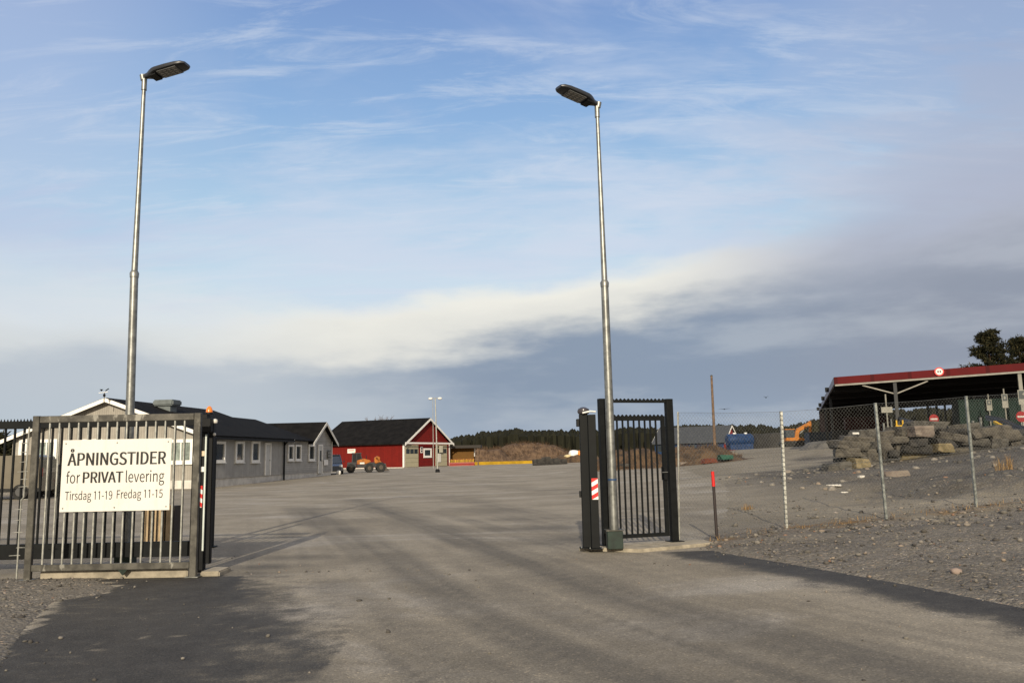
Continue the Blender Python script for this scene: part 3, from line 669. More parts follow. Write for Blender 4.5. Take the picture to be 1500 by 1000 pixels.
# ---- the sign
s0, s1 = at(93.5, 643.5, GLY - .05), at(250.5, 748, GLY - .05)
SX0, SX1, SZ1, SZ0 = at(93, 643, GLY - .05).x, at(252, 643, GLY - .05).x, at(172, 643, GLY - .05).z, at(172, 748, GLY - .05).z
sign = thing('opening_hours_sign', 'large white opening hours sign with black lettering mounted on the barred panel', 'sign', (SX0, GLY - .055, SZ0))
SW, SH = SX1 - SX0, SZ1 - SZ0
MB().span((0, -.003, 0), (SW, .003, SH)).build('board', signw, sign, bevel=.0015)
GLYPHS = {"bÅ":[213,[106,344,91,342,79,335,71,324,68,309,71,294,79,283,91,276,106,273,121,276,133,283,141,294,144,309,141,324,133,335,121,342],[98,328,106,330,114,328,120,324,124,318,126,309,124,300,120,293,114,289,106,288,98,289,92,293,87,300,86,309,87,318,92,324],[1,0,88,257,124,257,211,0,177,0,153,78,59,78,34,0],[105,230,106,230,125,165,145,104,67,104,79,144]],"bP":[222,[35,0,35,257,109,257,148,253,178,240,198,217,204,181,198,146,178,121,148,107,110,102,68,102,68,0],[68,230,104,230,134,228,155,220,168,205,172,181,168,158,156,141,135,132,106,129,68,129]],"bN":[253,[35,0,35,257,68,257,162,95,190,42,192,42,188,82,187,103,187,257,218,257,218,0,185,0,91,162,63,215,62,215,66,135,66,0]],"bI":[103,[35,0,35,257,68,257,68,0]],"bG":[241,[138,261,91,252,54,226,29,184,20,128,29,72,53,31,90,4,136,-5,161,-2,182,4,201,13,215,25,215,133,131,133,131,106,186,106,186,39,177,33,165,28,153,25,139,24,103,31,76,52,59,85,54,129,60,172,77,205,104,226,139,233,157,231,171,226,184,218,194,209,212,230,199,241,183,251,162,258]],"bS":[209,[110,261,77,256,52,242,35,221,29,193,34,169,46,150,63,137,81,127,118,111,135,103,148,94,157,82,161,65,157,48,146,35,130,27,107,24,87,26,68,33,51,43,36,56,17,33,35,18,56,6,80,-2,106,-5,143,1,170,17,188,40,194,68,190,93,178,112,162,126,141,137,89,159,75,168,65,180,62,196,65,211,75,223,90,230,110,233,127,231,142,226,156,219,168,209,185,230,170,242,152,252,132,259]],"bT":[210,[11,257,11,229,89,229,89,0,121,0,121,229,199,229,199,257]],"bD":[241,[35,0,35,257,99,257,152,248,189,224,212,184,220,129,212,75,190,34,152,9,101,0],[68,230,97,230,136,224,165,204,181,172,187,129,181,86,165,54,136,34,97,27,68,27]],"bE":[206,[35,0,35,257,183,257,183,229,68,229,68,149,165,149,165,121,68,121,68,28,187,28,187,0]],"bR":[222,[35,257,35,0,68,0,68,109,114,109,176,0,213,0,147,112,171,122,189,137,201,158,205,185,199,219,180,241,152,253,116,257],[68,230,111,230,137,228,157,220,169,206,173,185,169,163,157,147,137,138,111,135,68,135]],"bV":[201,[82,0,0,257,34,257,76,118,101,33,102,33,127,118,168,257,201,257,120,0]],"bA":[213,[1,0,88,257,124,257,211,0,177,0,153,78,59,78,34,0],[105,230,106,230,125,165,145,104,67,104,79,144]],"rf":[114,[93,283,68,279,51,266,41,247,37,221,37,190,12,188,12,164,37,164,37,0,69,0,69,164,110,164,110,190,69,190,69,220,71,236,76,248,84,255,96,258,112,255,118,252,125,277,118,280,110,282,102,283]],"ro":[212,[106,195,73,188,45,169,25,137,18,95,25,53,45,22,73,2,106,-5,139,2,167,22,187,53,194,95,187,137,167,169,139,188],[84,163,106,168,129,163,146,148,157,125,161,95,157,65,146,42,129,27,106,22,84,27,66,42,55,65,51,95,55,125,66,148]],"rr":[136,[116,195,101,192,86,184,73,172,58,190,32,190,32,0,64,0,64,122,75,143,87,156,100,164,112,166,122,166,131,163,137,191,132,193,122,195]],"rl":[99,[32,279,32,38,34,20,40,7,51,-2,66,-5,72,-4,77,-4,84,-2,80,23,78,22,70,23,67,25,65,29,64,36,64,279]],"re":[194,[103,195,72,188,44,168,25,137,18,95,25,53,45,22,74,2,109,-5,127,-3,144,1,158,7,172,15,160,36,149,30,138,25,126,22,113,21,88,26,68,39,55,60,50,88,178,88,178,91,179,96,179,106,174,143,160,171,136,189],[104,169,124,166,139,154,148,136,151,110,49,110,56,135,68,154,85,166]],"rv":[182,[73,0,5,190,38,190,74,82,82,54,87,40,91,26,93,26,97,40,102,54,110,82,146,190,178,190,111,0]],"ri":[96,[32,0,32,190,64,190,64,0],[48,271,40,270,33,266,29,259,27,251,29,242,33,235,40,231,48,229,57,231,64,235,68,242,70,251,68,259,64,266,57,270]],"rn":[214,[126,195,108,193,91,186,76,175,58,190,32,190,32,0,64,0,64,138,78,151,90,160,103,165,116,167,133,164,144,155,150,139,152,116,152,0,184,0,184,120,181,152,170,176,152,190]],"rg":[197,[96,195,69,190,46,177,31,155,25,127,27,111,33,97,41,85,50,76,50,75,42,68,35,60,31,50,29,39,30,29,34,20,39,13,46,8,46,6,34,-3,25,-13,20,-25,18,-37,24,-58,40,-74,65,-84,96,-88,136,-82,166,-68,186,-47,193,-22,188,-1,176,13,155,21,126,23,89,23,73,25,63,29,57,36,56,44,57,51,59,57,63,62,68,67,75,64,82,62,96,60,123,65,145,78,160,99,166,126,164,138,161,149,156,158,150,166,189,166,189,190,123,190,111,194,104,195],[80,169,96,172,112,169,125,160,133,146,137,127,133,108,125,94,112,85,96,82,80,85,68,94,59,108,56,127,59,146,68,160],[56,-8,65,0,84,-3,123,-3,139,-4,151,-8,159,-16,161,-27,157,-41,145,-54,126,-62,101,-65,78,-63,60,-56,50,-46,46,-32,47,-24,50,-16]],"rT":[210,[11,257,11,229,89,229,89,0,121,0,121,229,199,229,199,257]],"rs":[164,[87,195,59,191,39,179,26,162,22,141,27,120,39,105,57,94,93,80,107,72,117,63,120,50,118,38,111,29,99,23,83,20,67,22,53,27,39,34,27,43,11,22,26,11,43,3,62,-3,82,-5,112,0,133,12,146,30,151,52,146,75,132,90,114,101,78,116,65,122,56,131,52,143,54,153,61,162,72,168,88,170,100,169,111,165,121,160,131,153,146,173,134,182,120,189,104,193]],"rd":[217,[153,279,153,206,154,173,142,182,130,189,116,194,101,195,70,188,43,168,25,137,19,95,24,53,40,21,65,2,97,-5,114,-2,129,3,143,12,155,22,156,22,159,0,185,0,185,279],[106,168,118,167,130,163,141,157,153,148,153,48,141,37,129,29,117,24,104,22,82,27,65,42,55,65,51,95,56,125,68,148,85,163]],"ra":[197,[103,195,81,193,61,187,43,179,29,170,41,148,53,156,67,162,82,167,98,168,117,164,129,154,136,138,137,120,85,111,49,97,28,77,21,49,25,26,36,10,54,-1,76,-5,93,-2,109,3,125,12,139,23,140,23,143,0,169,0,169,117,165,149,154,174,133,189],[97,92,137,99,137,46,124,35,111,28,98,23,85,21,72,23,61,28,54,38,51,51,56,68,70,82]],"rF":[193,[35,0,35,257,183,257,183,229,68,229,68,143,166,143,166,115,68,115,68,0]],"r1":[194,[96,257,42,232,42,206,86,222,86,0,120,0,120,257]],"r5":[194,[39,257,30,137,47,126,58,133,68,137,78,140,90,141,112,137,129,126,139,107,143,83,139,57,127,38,110,26,89,22,68,24,51,31,37,40,26,50,9,29,24,17,42,6,64,-2,92,-5,123,1,150,18,169,46,176,83,170,120,153,146,128,160,98,165,87,165,78,163,60,155,67,229,163,229,163,257]],"r9":[194,[89,261,61,255,37,238,21,212,15,178,20,143,35,118,57,102,86,97,102,100,118,106,132,116,145,129,139,78,125,45,105,28,81,22,69,23,57,27,47,33,38,42,20,22,32,11,46,3,63,-3,82,-5,117,3,147,28,168,73,175,139,169,193,151,231,123,254],[72,232,89,236,111,231,128,216,139,190,145,155,132,140,118,129,105,123,91,121,71,125,57,137,48,155,46,178,49,202,58,220]],"r-":[121,[16,86,16,110,106,110,106,86]]}
def text_loops(runs):
    """runs: [(string, 'b' or 'r')] -> closed outlines in em/1000 units"""
    x, loops = 0, []
    for s, style in runs:
        for ch in s:
            if ch == ' ': x += 80; continue
            gl = GLYPHS[style + ch]
            for lp in gl[1:]:
                loops.append([(x + lp[i], lp[i + 1]) for i in range(0, len(lp), 2)])
            x += gl[0]
    return loops
def lettering(s, x0, x1, zbase, cap_h, m, parent, y=-.006, bold=0.0, name='lettering', style=None):
    style = style or ('b' if bold else 'r')
    loops = text_loops([(s, style)])
    cu = bpy.data.curves.new(name, 'CURVE'); cu.dimensions = '2D'; cu.fill_mode = 'BOTH'; cu.extrude = .0
    xa = min(p[0] for l in loops for p in l); xb = max(p[0] for l in loops for p in l)
    sx = (x1 - x0) / (xb - xa); sz = cap_h / 257
    for l in loops:
        sp = cu.splines.new('POLY'); sp.points.add(len(l) - 1); sp.use_cyclic_u = True
        for p, (a, b) in zip(sp.points, l): p.co = (x0 + (a - xa) * sx, zbase + b * sz, 0, 1)
    ob = bpy.data.objects.new(name, cu); scene.collection.objects.link(ob)
    bpy.context.view_layer.update()
    me = bpy.data.meshes.new_from_object(ob.evaluated_get(bpy.context.evaluated_depsgraph_get()))
    bpy.data.objects.remove(ob); bpy.data.curves.remove(cu)
    co = [(v_.co.x, v_.co.y) for v_ in me.vertices]; fs = [tuple(p.vertices) for p in me.polygons]
    vs_, fs_ = [], []
    for k, dxo in enumerate((-bold, 0, bold) if bold else (0,)):
        n0 = len(vs_); vs_ += [(a + dxo * cap_h, y - k * .0004, b) for a, b in co]; fs_ += [tuple(i + n0 for i in f) for f in fs]
    me = bpy.data.meshes.new(name); me.from_pydata(vs_, [], fs_)
    me.update(); me.materials.clear(); me.materials.append(m); me.name = name
    o = bpy.data.objects.new(name, me); scene.collection.objects.link(o); o.parent = parent
    return o
for fx in (.03, .5, .97):
    for fz in (.05, .95):
        MB().tube([(SW * fx, -.007, SH * fz), (SW * fx, -.0035, SH * fz)], .010, 10).build('bolt', galv, sign)
u = lambda px: (px - 93.2) / (252.2 - 93.2) * SW
v = lambda py: (748.3 - py) / (748.3 - 643.3) * SH
lettering('ÅPNINGSTIDER', u(102), u(244.5), v(681), v(662.5) - v(681), ink, sign, bold=.036)
lettering('for', u(101), u(121), v(706.7), v(690.5) - v(706.7), ink, sign)
lettering('PRIVAT', u(125.5), u(183), v(706.7), v(690.7) - v(706.7), ink, sign, bold=.036)
lettering('levering', u(187.5), u(243.5), v(706.7), v(690.5) - v(706.7), ink, sign)
lettering('Tirsdag 11-19', u(100.5), u(169), v(731), v(718.8) - v(731), ink, sign)
lettering('Fredag 11-15', u(175.5), u(242), v(730), v(718) - v(730), ink, sign)

# ---- black sliding gate leaf parked behind the panel
SGY = 12.0
sg = thing('sliding_gate', 'long black barred sliding gate standing open behind the sign and barred panel', 'gate', (at(283, 800, SGY).x, SGY, 0))
GL = 8.2
zt = at(20, 615, SGY).z; zb1 = at(160, 794, SGY).z; zb0 = at(160, 816, SGY).z
MB().span((-GL, -.04, zb0), (0, .04, zb1)).build('bottom_beam', anthra, sg, bevel=.006)
MB().span((-GL, -.03, zt - .13), (0, .03, zt - .02)).build('top_rail', anthra, sg, bevel=.004)
mb = MB(); n = int(GL / .048)
for i in range(n):
    x = -GL + (i + .5) * GL / n
    mb.prism([(x - .015, zt - .02), (x + .015, zt - .02), (x, zt + .018)], 'y', -.003, .003)
mb.build('serrated_strip', anthra, sg)
nb = int(GL / .135)
for i in range(nb):
    x = -GL + .04 + i * (GL - .08) / (nb - 1)
    MB().span((x - .0125, -.0125, zb1), (x + .0125, .0125, zt - .13)).build('bar', anthra, sg)
# ---- guide post with beacon
gp = at(294, 822, 11.75)
gpost = thing('gate_post', 'black gate post with orange beacon, right of the barred panel', 'gate post', (gp.x, 11.75, 0))
gh = at(296, 607, 11.75).z
MB().span((-.07, -.06, .02), (.05, .06, gh)).build('post', black, gpost, bevel=.005)
MB().span((.07, -.02, .10), (.13, .06, gh - .1)).build('post', black, gpost, bevel=.004)
MB().span((-.10, -.10, .0), (.16, .12, .022)).build('base_plate', black, gpost)
MB().span((.038, -.085, .28), (.062, -.0625, at(300, 636, 11.7).z)).build('safety_edge', mat('pale safety edge', (.55, .60, .55), .5), gpost, bevel=.004)
bx = .055
MB().lathe((bx, 0, gh), [(.052, 0), (.055, .02), (.05, .03)], 16).build('beacon_base', black, gpost, smooth=True)
MB().lathe((bx, 0, gh + .031), [(.047, 0), (.045, .03), (.034, .065), (.016, .085), (.003, .09)], 18).build('beacon', orange, gpost, smooth=True)
def stripes(parent, x0, x1, y, z0, z1, flip=1, n=4):
    MB().span((x0, y - .002, z0), (x1, y + .002, z1)).build('reflector', white, parent)
    o_ = MB(); W = x1 - x0; st = (z1 - z0) / (n - .5)
    for k in range(-1, n + 1):
        a = z0 + k * st
        lo, hi = (a, a + .55 * W * 1) if flip > 0 else (a + .55 * W, a)
        quad = [(x0, lo), (x1, hi), (x1, hi + st * .5), (x0, lo + st * .5)]
        quad = [(px, min(max(pz, z0), z1)) for px, pz in quad]
        if max(q[1] for q in quad) - min(q[1] for q in quad) < .01: continue
        o_.prism(quad, 'y', y - .0045, y - .0025)
    o_.build('red_stripes', red, parent)
zz0, zz1 = at(294, 743, 11.68).z, at(294, 711, 11.68).z
stripes(gpost, -.065, .018, -.063, zz0, zz1, -1, 3)
for py, c_ in ((664, mat('sticker cream', (.62, .5, .35), .5)), (687, white)):
    z = at(292, py, 11.68).z; MB().span((-.035 if py > 670 else -.02, -.064, z - .035), (.03, -.0605, z + .035)).build('sticker', c_, gpost)
for dx_, dz_, r_ in ((.15, -.10, .038), (.145, -.285, .024)):
    MB().lathe((dx_, -.02, gh + dz_ - r_), [(.003, 0), (r_ * .8, r_ * .35), (r_, r_), (r_ * .8, r_ * 1.65), (.003, 2 * r_)], 14).build('signal_lamp', mat('milky lamp cover', (.6, .58, .52), .3), gpost, smooth=True)
MB().span((-.02, -.15, gh - .26), (.14, -.065, gh - .06)).build('control_box', black, gpost, bevel=.01)
# second post further back
g2 = at(308, 795, 15.0)
gp2 = thing('gate_post', 'slim dark gate post standing behind the beacon post', 'gate post', (g2.x, 15.0, 0))
MB().span((-.05, -.05, .015), (.05, .05, at(308, 640, 15).z)).build('post', anthra, gp2, bevel=.005)
MB().span((-.10, -.10, .0), (.10, .10, .015)).build('base_plate', anthra, gp2)

# things seen through the panel
pb = at(214, 785, 14.0)
cr = thing('wooden_crate', 'tall pale slatted wooden crate behind the barred panel', 'crate', (at(208, 785, 14).x, 14.0, 0))
for k in range(4):
    MB().span((.01 + k * .13, -.02, .10), (.105 + k * .13, .02, .80)).build('slat', mat('pale raw timber', (.36, .27, .16), .8, var=.2), cr)
MB().span((-.01, .02, .12), (.52, .30, .78)).build('box', mat('dark plywood', (.05, .04, .03), .8), cr)
MB().span((-.04, -.06, .0), (.56, .34, .095)).build('pallet', mat('pale raw timber', (.36, .27, .16), .8), cr)

# ---- right side posts and wicket gate
slab = thing('concrete_slab', 'low concrete foundation slab under the wicket gate and right posts', 'slab', (0, 0, 0))
c0, c1, c2, c3 = flat(845, 803), flat(1048, 797), flat(1030, 789), flat(868, 793)
zt_s = .055
mb = MB().prism([(flat(848, 806).x, flat(848, 806).y), (flat(938, 809).x, flat(938, 809).y - .02), (flat(1046, 799).x, flat(1046, 799).y), (3.15, 14.05), (1.9, 14.15), (1.15, 13.45)], 'z', -.08, zt_s)
mb.build('slab_body', conc, slab, bevel=.012)
def box_post(px, w, Yp, pytop, label, extra=None):
    x = at(px, 800, Yp).x
    t_ = thing('gate_post', label, 'gate post', (x, Yp, zt_s))
    h = at(px, pytop, Yp).z - zt_s
    MB().span((-w / 2, -w / 2, .012), (w / 2, w / 2, h)).build('post', anthra, t_, bevel=.006)
    MB().span((-w / 2 - .05, -w / 2 - .05, 0), (w / 2 + .05, w / 2 + .05, .012)).build('base_plate', anthra, t_)
    for sx in (-1, 1):
        MB().lathe((sx * (w / 2 + .03), -(w / 2 + .03), .012), [(.010, 0), (.010, .018)], 6).build('bolt', galv, t_)
    return t_, h
tA, hA = box_post(860.2, .13, 13.15, 606, 'black photocell post, the left one of the close pair right of the drive')
MB().span((-.115, -.10, hA - .20), (-.072, .02, hA - .08)).build('photocell', black, tA, bevel=.006)
MB().lathe((.005, -.02, hA - .02), [(.035, 0), (.085, .025), (.098, .06), (.086, .10), (.045, .125), (.003, .132)], 16).build('warning_lamp', mat('smoky lamp dome', (.05, .045, .05), .25), tA, smooth=True)
MB().tube([(-.02, -.13, hA + .01), (.10, -.13, hA + .035), (.19, -.08, hA + .03)], .013, 8).build('cable', white, tA, smooth=True)
MB().span((-.10, -.06, .78), (-.072, .02, .88)).build('photocell', black, tA, bevel=.004)
tB, hB = box_post(872.4, .125, 13.02, 607, 'black post with red and white reflector, the right one of the close pair')
stripes(tB, -.036, .0615, -.0655, at(872, 731, 13).z - zt_s, at(872, 700, 13).z - zt_s, 1, 3)
# lamp post base box sits in front of the wicket
wA, wB = at(889.5, 800, 13.45), at(988.5, 794, 13.85)
dW = Vector((wB.x - wA.x, wB.y - wA.y, 0)); LW = dW.length
wk = thing('wicket_gate', 'black barred pedestrian gate between two tall posts beside the right lamp post', 'gate', (wA.x, wA.y, zt_s), math.atan2(dW.y, dW.x))
hw = at(985, 584, 13.85).z - zt_s
for x, w2 in ((0, .14), (LW, .12)):
    MB().span((x - w2 / 2, -.05, .012), (x + w2 / 2, .05, hw)).build('gate_pillar', anthra, wk, bevel=.006)
    MB().span((x - .12, -.11, 0), (x + .12, .11, .012)).build('base_plate', anthra, wk)
def serr(x0, x1, z, y=0):
    o_ = MB(); n = int((x1 - x0) / .07)
    for i in range(n):
        x = x0 + (i + .5) * (x1 - x0) / n
        o_.prism([(x - .03, z), (x + .03, z), (x + .008, z + .026), (x - .008, z + .026)], 'y', y - .003, y + .003)
    return o_
z1 = hw - .055
MB().span((.083, -.03, z1 - .01), (LW - .068, .03, hw - .02)).build('header_bar', anthra, wk)
serr(.083, LW - .068, hw - .02).build('serrated_strip', anthra, wk)
zt1 = at(940, 609, 13.65).z - zt_s; zbb = at(940, 781, 13.65).z - zt_s
lf = MB().span((.10, -.025, zt1 - .075), (LW - .10, .025, zt1)).span((.10, -.025, zbb - .06), (LW - .10, .025, zbb))
lf.span((.10, -.025, zbb), (.15, .025, zt1 - .075)).span((LW - .16, -.025, zbb), (LW - .10, .025, zt1 - .075)).build('leaf_frame', anthra, wk)
serr(.10, LW - .10, zt1).build('serrated_strip', anthra, wk)
for i in range(8):
    x = .15 + (LW - .31) * (i + 1) / 9
    MB().span((x - .0125, -.0125, zbb), (x + .0125, .0125, zt1 - .075)).build('bar', anthra, wk)
MB().span((LW - .16, -.06, 1.0), (LW - .11, .06, 1.22)).build('lock_box', black, wk, bevel=.004)
MB().tube([(LW - .13, -.06, 1.13), (LW - .13, -.10, 1.13), (LW - .23, -.10, 1.13)], .008, 6).build('handle', galv, wk, smooth=True)

# ---- lamp posts
def lamp_post(base, top, joint, side, label, boxed):
    """base/top/joint: world points; side: +1 head points to +x"""
    t_ = thing('street_lamp', label, 'lamp', (base.x, base.y, base.z), 0, 'street lamps at the gate')
    T = top - base; J = joint - base
    MB().tube([(0, 0, .02), tuple(J * .5), tuple(J)], [.070, .066, .060], 18).build('lower_pole', galv, t_, smooth=True)
    MB().tube([tuple(J - Vector((0, 0, .05))), tuple(J + Vector((0, 0, .02))), tuple(J + Vector((0, 0, .06)))], [.066, .071, .050], 18).build('collar', galv, t_, smooth=True)
    MB().tube([tuple(J + Vector((0, 0, .05))), tuple(J + (T - J) * .5), tuple(T)], [.048, .038, .030], 16).build('upper_pole', galv, t_, smooth=True)
    MB().tube([tuple(T - Vector((0, 0, .17))), tuple(T + Vector((0, 0, .02)))], [.042, .042], 14).build('socket', galv, t_, smooth=True)
    # head
    st = [(.0, .035, .03, -.03), (.08, .055, .045, -.05), (.16, .11, .055, -.06), (.22, .140, .06, -.055), (.27, .152, .062, -.045), (.46, .156, .058, -.045), (.64, .150, .048, -.04), (.74, .128, .036, -.035), (.79, .085, .02, -.028)]
    rings = []
    for x, hwid, zt_, zb_ in st:
        ring = []
        for j in range(16):
            a = 2 * math.pi * j / 16; cy, sz_ = math.cos(a), math.sin(a)
            ring.append((x * side, hwid * math.copysign(abs(cy) ** .7, cy), (zt_ if sz_ > 0 else -zb_) * math.copysign(abs(sz_) ** .6, sz_) ))
        rings.append(ring)
    def mk(mb_, name, m, par, **k):
        return mb_.build(name, m, par, **k)
    R_ = Matrix.Rotation(-math.radians(9) * side, 3, 'Y') 
    Yaw = Matrix.Rotation(-math.radians(12 if side > 0 else 32) * side, 3, 'Z')
    off = T + Vector((0, 0, .06))
    def tr(rs): return [[tuple(Yaw @ (R_ @ Vector(p)) + off) for p in r_] for r_ in rs]
    o = MB().loft(tr(rings)).build('lamp_head', mat('dark lamp housing', (.022, .024, .028), .35), t_, smooth=True)
    # led window below, and vents
    def slab_(x0, x1, y0, y1, z0, z1):
        vs = [(a * side, b, c) for c in (z0, z1) for b in (y0, y1) for a in (x0, x1)]
        vs = [tuple(Yaw @ (R_ @ Vector(p)) + off) for p in vs]
        return vs, [(0, 2, 3, 1), (4, 5, 7, 6), (0, 1, 5, 4), (2, 6, 7, 3), (0, 4, 6, 2), (1, 3, 7, 5)]
    MB().add(*slab_(.30, .64, -.12, .12, -.0495, -.040)).build('led_window', mat('lamp glass', (.10, .10, .095), .2), o)
    l_ = MB()
    for i in range(4):
        for j in range(4): l_.add(*slab_(.32 + i * .08, .37 + i * .08, -.10 + j * .055, -.065 + j * .055, -.0535, -.050))
    l_.build('led_array', mat('led lens', (.28, .27, .25), .3), o)
    MB().add(*slab_(.14, .26, -.10, .10, -.070, -.040)).build('driver_cover', black, o)
    MB().tube([tuple(T + Vector((-.02 * side, 0, -.0))), tuple(T + Vector((-.035 * side, 0, .09)))], [.04, .045], 12).build('tilt_joint', galv, t_, smooth=True)
    MB().add(*slab_(-.06, .05, -.035, .035, -.03, .035)).build('clamp', galv, t_)
    if boxed:
        MB().span((-.12, -.12, -.0), (.12, .12, .27)).build('base_box', darkgreen, t_, bevel=.006)
        MB().span((-.135, -.135, .273), (.135, .135, .288)).build('base_lid', galv_old, t_)
    return t_
YR = 13.0
bR = at(900.5, 800, YR); bR.z = zt_s; tR = at(874.5, 158, YR); jR = at(885.6, 416, YR)
lr = lamp_post(bR, tR, jR, -1, 'tall galvanised street lamp by the wicket gate, its head pointing left', True)
YL = 12.75
bL = at(184, 812, YL); bL.z = 0.0; tL = at(211.5, 118, YL); jL = at(196.8, 402, YL)
ll = lamp_post(bL, tL, jL, 1, 'tall galvanised street lamp behind the opening hours sign, its head pointing right', True)
z_ = at(897, 702, YR).z
MB().tube([(tR.x * 0 + (jR.x - bR.x) * .17, 0, z_ - zt_s - .015), ((jR.x - bR.x) * .17, 0, z_ - zt_s + .015)], .0705, 18).build('blue_label', mat('blue tape', (.02, .05, .12), .5), lr, smooth=True)

# ---- red topped marker stake
ms = at(1049.5, 775, 14.3)
mk_ = thing('marker_stake', 'dark marker stake with a red top standing in front of the wire fence', 'stake', (ms.x, 14.3, gz(ms.x, 14.3) - .02))
h1, h2 = at(1049, 712, 14.3).z - mk_.location.z, at(1048, 690, 14.3).z - mk_.location.z
MB().tube([(0, 0, 0), (-.01, 0, h1)], .026, 12).build('shaft', mat('dark stake', (.025, .018, .017), .6), mk_, smooth=True)
MB().tube([(-.01, 0, h1), (-.016, 0, h2)], .029, 12).build('red_top', red, mk_, smooth=True)

# ---- chain-link fence
fp = [(995, 795, 13.9), (1152, 775, 15.3), (1298, 757, 15.8), (1430, 740, 16.5), (1575, 722, 17.3)]
ft = [(993, 603), (1144, 602), (1282, 590), (1415, 580), (1550, 570)]
P_ = []
for (px, py, Y), (tx, ty) in zip(fp, ft):
    b = at(px, py, Y); t_ = at(tx, ty, Y); b.z = hz_(b.x, b.y) - .03; P_.append((b, t_))
cf = thing('chain_link_fence', 'tall chain-link wire fence on galvanised posts along the gravel bank', 'fence', P_[0][0])
def perforated(g, tcn, colr, b):
    sp = g.new('ShaderNodeSeparateXYZ'); g.put(sp.inputs[0], tcn)
    fr = g.math('FRACT', g.math('DIVIDE', sp.outputs[2], .085))
    return g.mix(g.math('MULTIPLY', g.math('LESS_THAN', fr, .30), .65), colr, (.10, .10, .09))
postm = mat('punched galvanised post', (.44, .44, .39), .5, .35, .2, 9, extra=perforated)
postd = mat('dull galvanised post', (.20, .215, .20), .5, .35, .35, 9)
B0 = P_[0][0]
for i, (b, t_) in enumerate(P_):
    if i == 0: MB().tube([tuple(b - B0), tuple(t_ - B0)], .016, 8).build('post', galv_bar, cf, smooth=True); continue
    d = (t_ - b)
    mb = MB().bar(b - B0, t_ - B0, .062 if i == 1 else .052, .045)
    mb.build('post', postm if i == 1 else postd, cf, bevel=.004)
WR = .0015
for i in range(len(P_) - 1):
    (b0, t0), (b1, t1) = P_[i], P_[i + 1]
    ex = Vector((b1.x - b0.x, b1.y - b0.y, 0)); L = ex.length
    z0a, z0b = b0.z + .07, b1.z + .07; z1a, z1b = t0.z - .03, t1.z - .03
    H = ((z1a - z0a) + (z1b - z0b)) / 2
    mb = MB()
    def pt(s, q):   # s along 0..L, q 0..H
        f_ = s / L; z = (z0a * (1 - f_) + z0b * f_) + q / H * ((z1a - z0a) * (1 - f_) + (z1b - z0b) * f_)
        x = (b0.x * (1 - f_) + b1.x * f_) + (t0.x - b0.x) * (1 - f_) * q / H + (t1.x - b1.x) * f_ * q / H
        y = b0.y * (1 - f_) + b1.y * f_ - .035
        return Vector((x, y, z)) - B0
    pitch = .078; k = -H
    while k < L:
        for sgn in (1, -1):
            a = max(k, 0); e = min(k + H, L)
            if e - a < .02: continue
            if sgn > 0: p, q = (a, a - k), (e, e - k)
            else: p, q = (a, H - (a - k)), (e, H - (e - k))
            off = Vector((0, .0025 * sgn, 0))
            mb.tube([pt(*p) + off, pt(*q) + off], WR, 3, cap=False)
        k += pitch
    mb.build('wire_mesh', galv, cf)
    mb = MB()
    for q in (H + .015, H * .5, .0): mb.tube([pt(0, q), pt(L / 2, q - .012), pt(L, q)], .0028, 5)
    mb.build('tension_wire', galv, cf)

# ================================================================ BUILDINGS
def gable_roof(par, x0, x1, y0, y1, ze, zr, ridge, over, gover, m, th=.10, barge=None, bw=.20, ends=(1, 1), soffit=None):
    """roof over the rectangle; ridge 'y' or 'x'; over = eave overhang, gover = gable overhang"""
    if ridge == 'x':
        T = lambda a, b, c: (b, a, c); a0, a1, b0, b1 = y0, y1, x0, x1
    else:
        T = lambda a, b, c: (a, b, c); a0, a1, b0, b1 = x0, x1, y0, y1
    am = (a0 + a1) / 2; sl = (zr - ze) / (am - a0); zo = ze - over * sl
    A0, A1 = a0 - over, a1 + over
    B0 = b0 - gover * ends[0]; B1 = b1 + gover * ends[1]
    prof = [(A0, zo), (A0, zo + th), (am, zr + th), (A1, zo + th), (A1, zo), (am, zr)]
    rf = MB().loft([[T(a, b, c) for a, c in prof] for b in (B0, B1)]).build('roof', m, par)
    if barge:
        for k, (B, s) in enumerate(((B0, -1), (B1, 1))):
            if not ends[k]: continue
            for sgn, Aend in ((1, A0), (-1, A1)):
                q = [(Aend, zo - bw * .6), (Aend, zo + th * .75), (am, zr + th * .75), (am, zr - bw * .6 + 0.0)]
                mb = MB().loft([[T(a, b, c) for a, c in q] for b in (B + s * .003, B + s * .045)])
                mb.build('bargeboard', barge, par)
    return rf

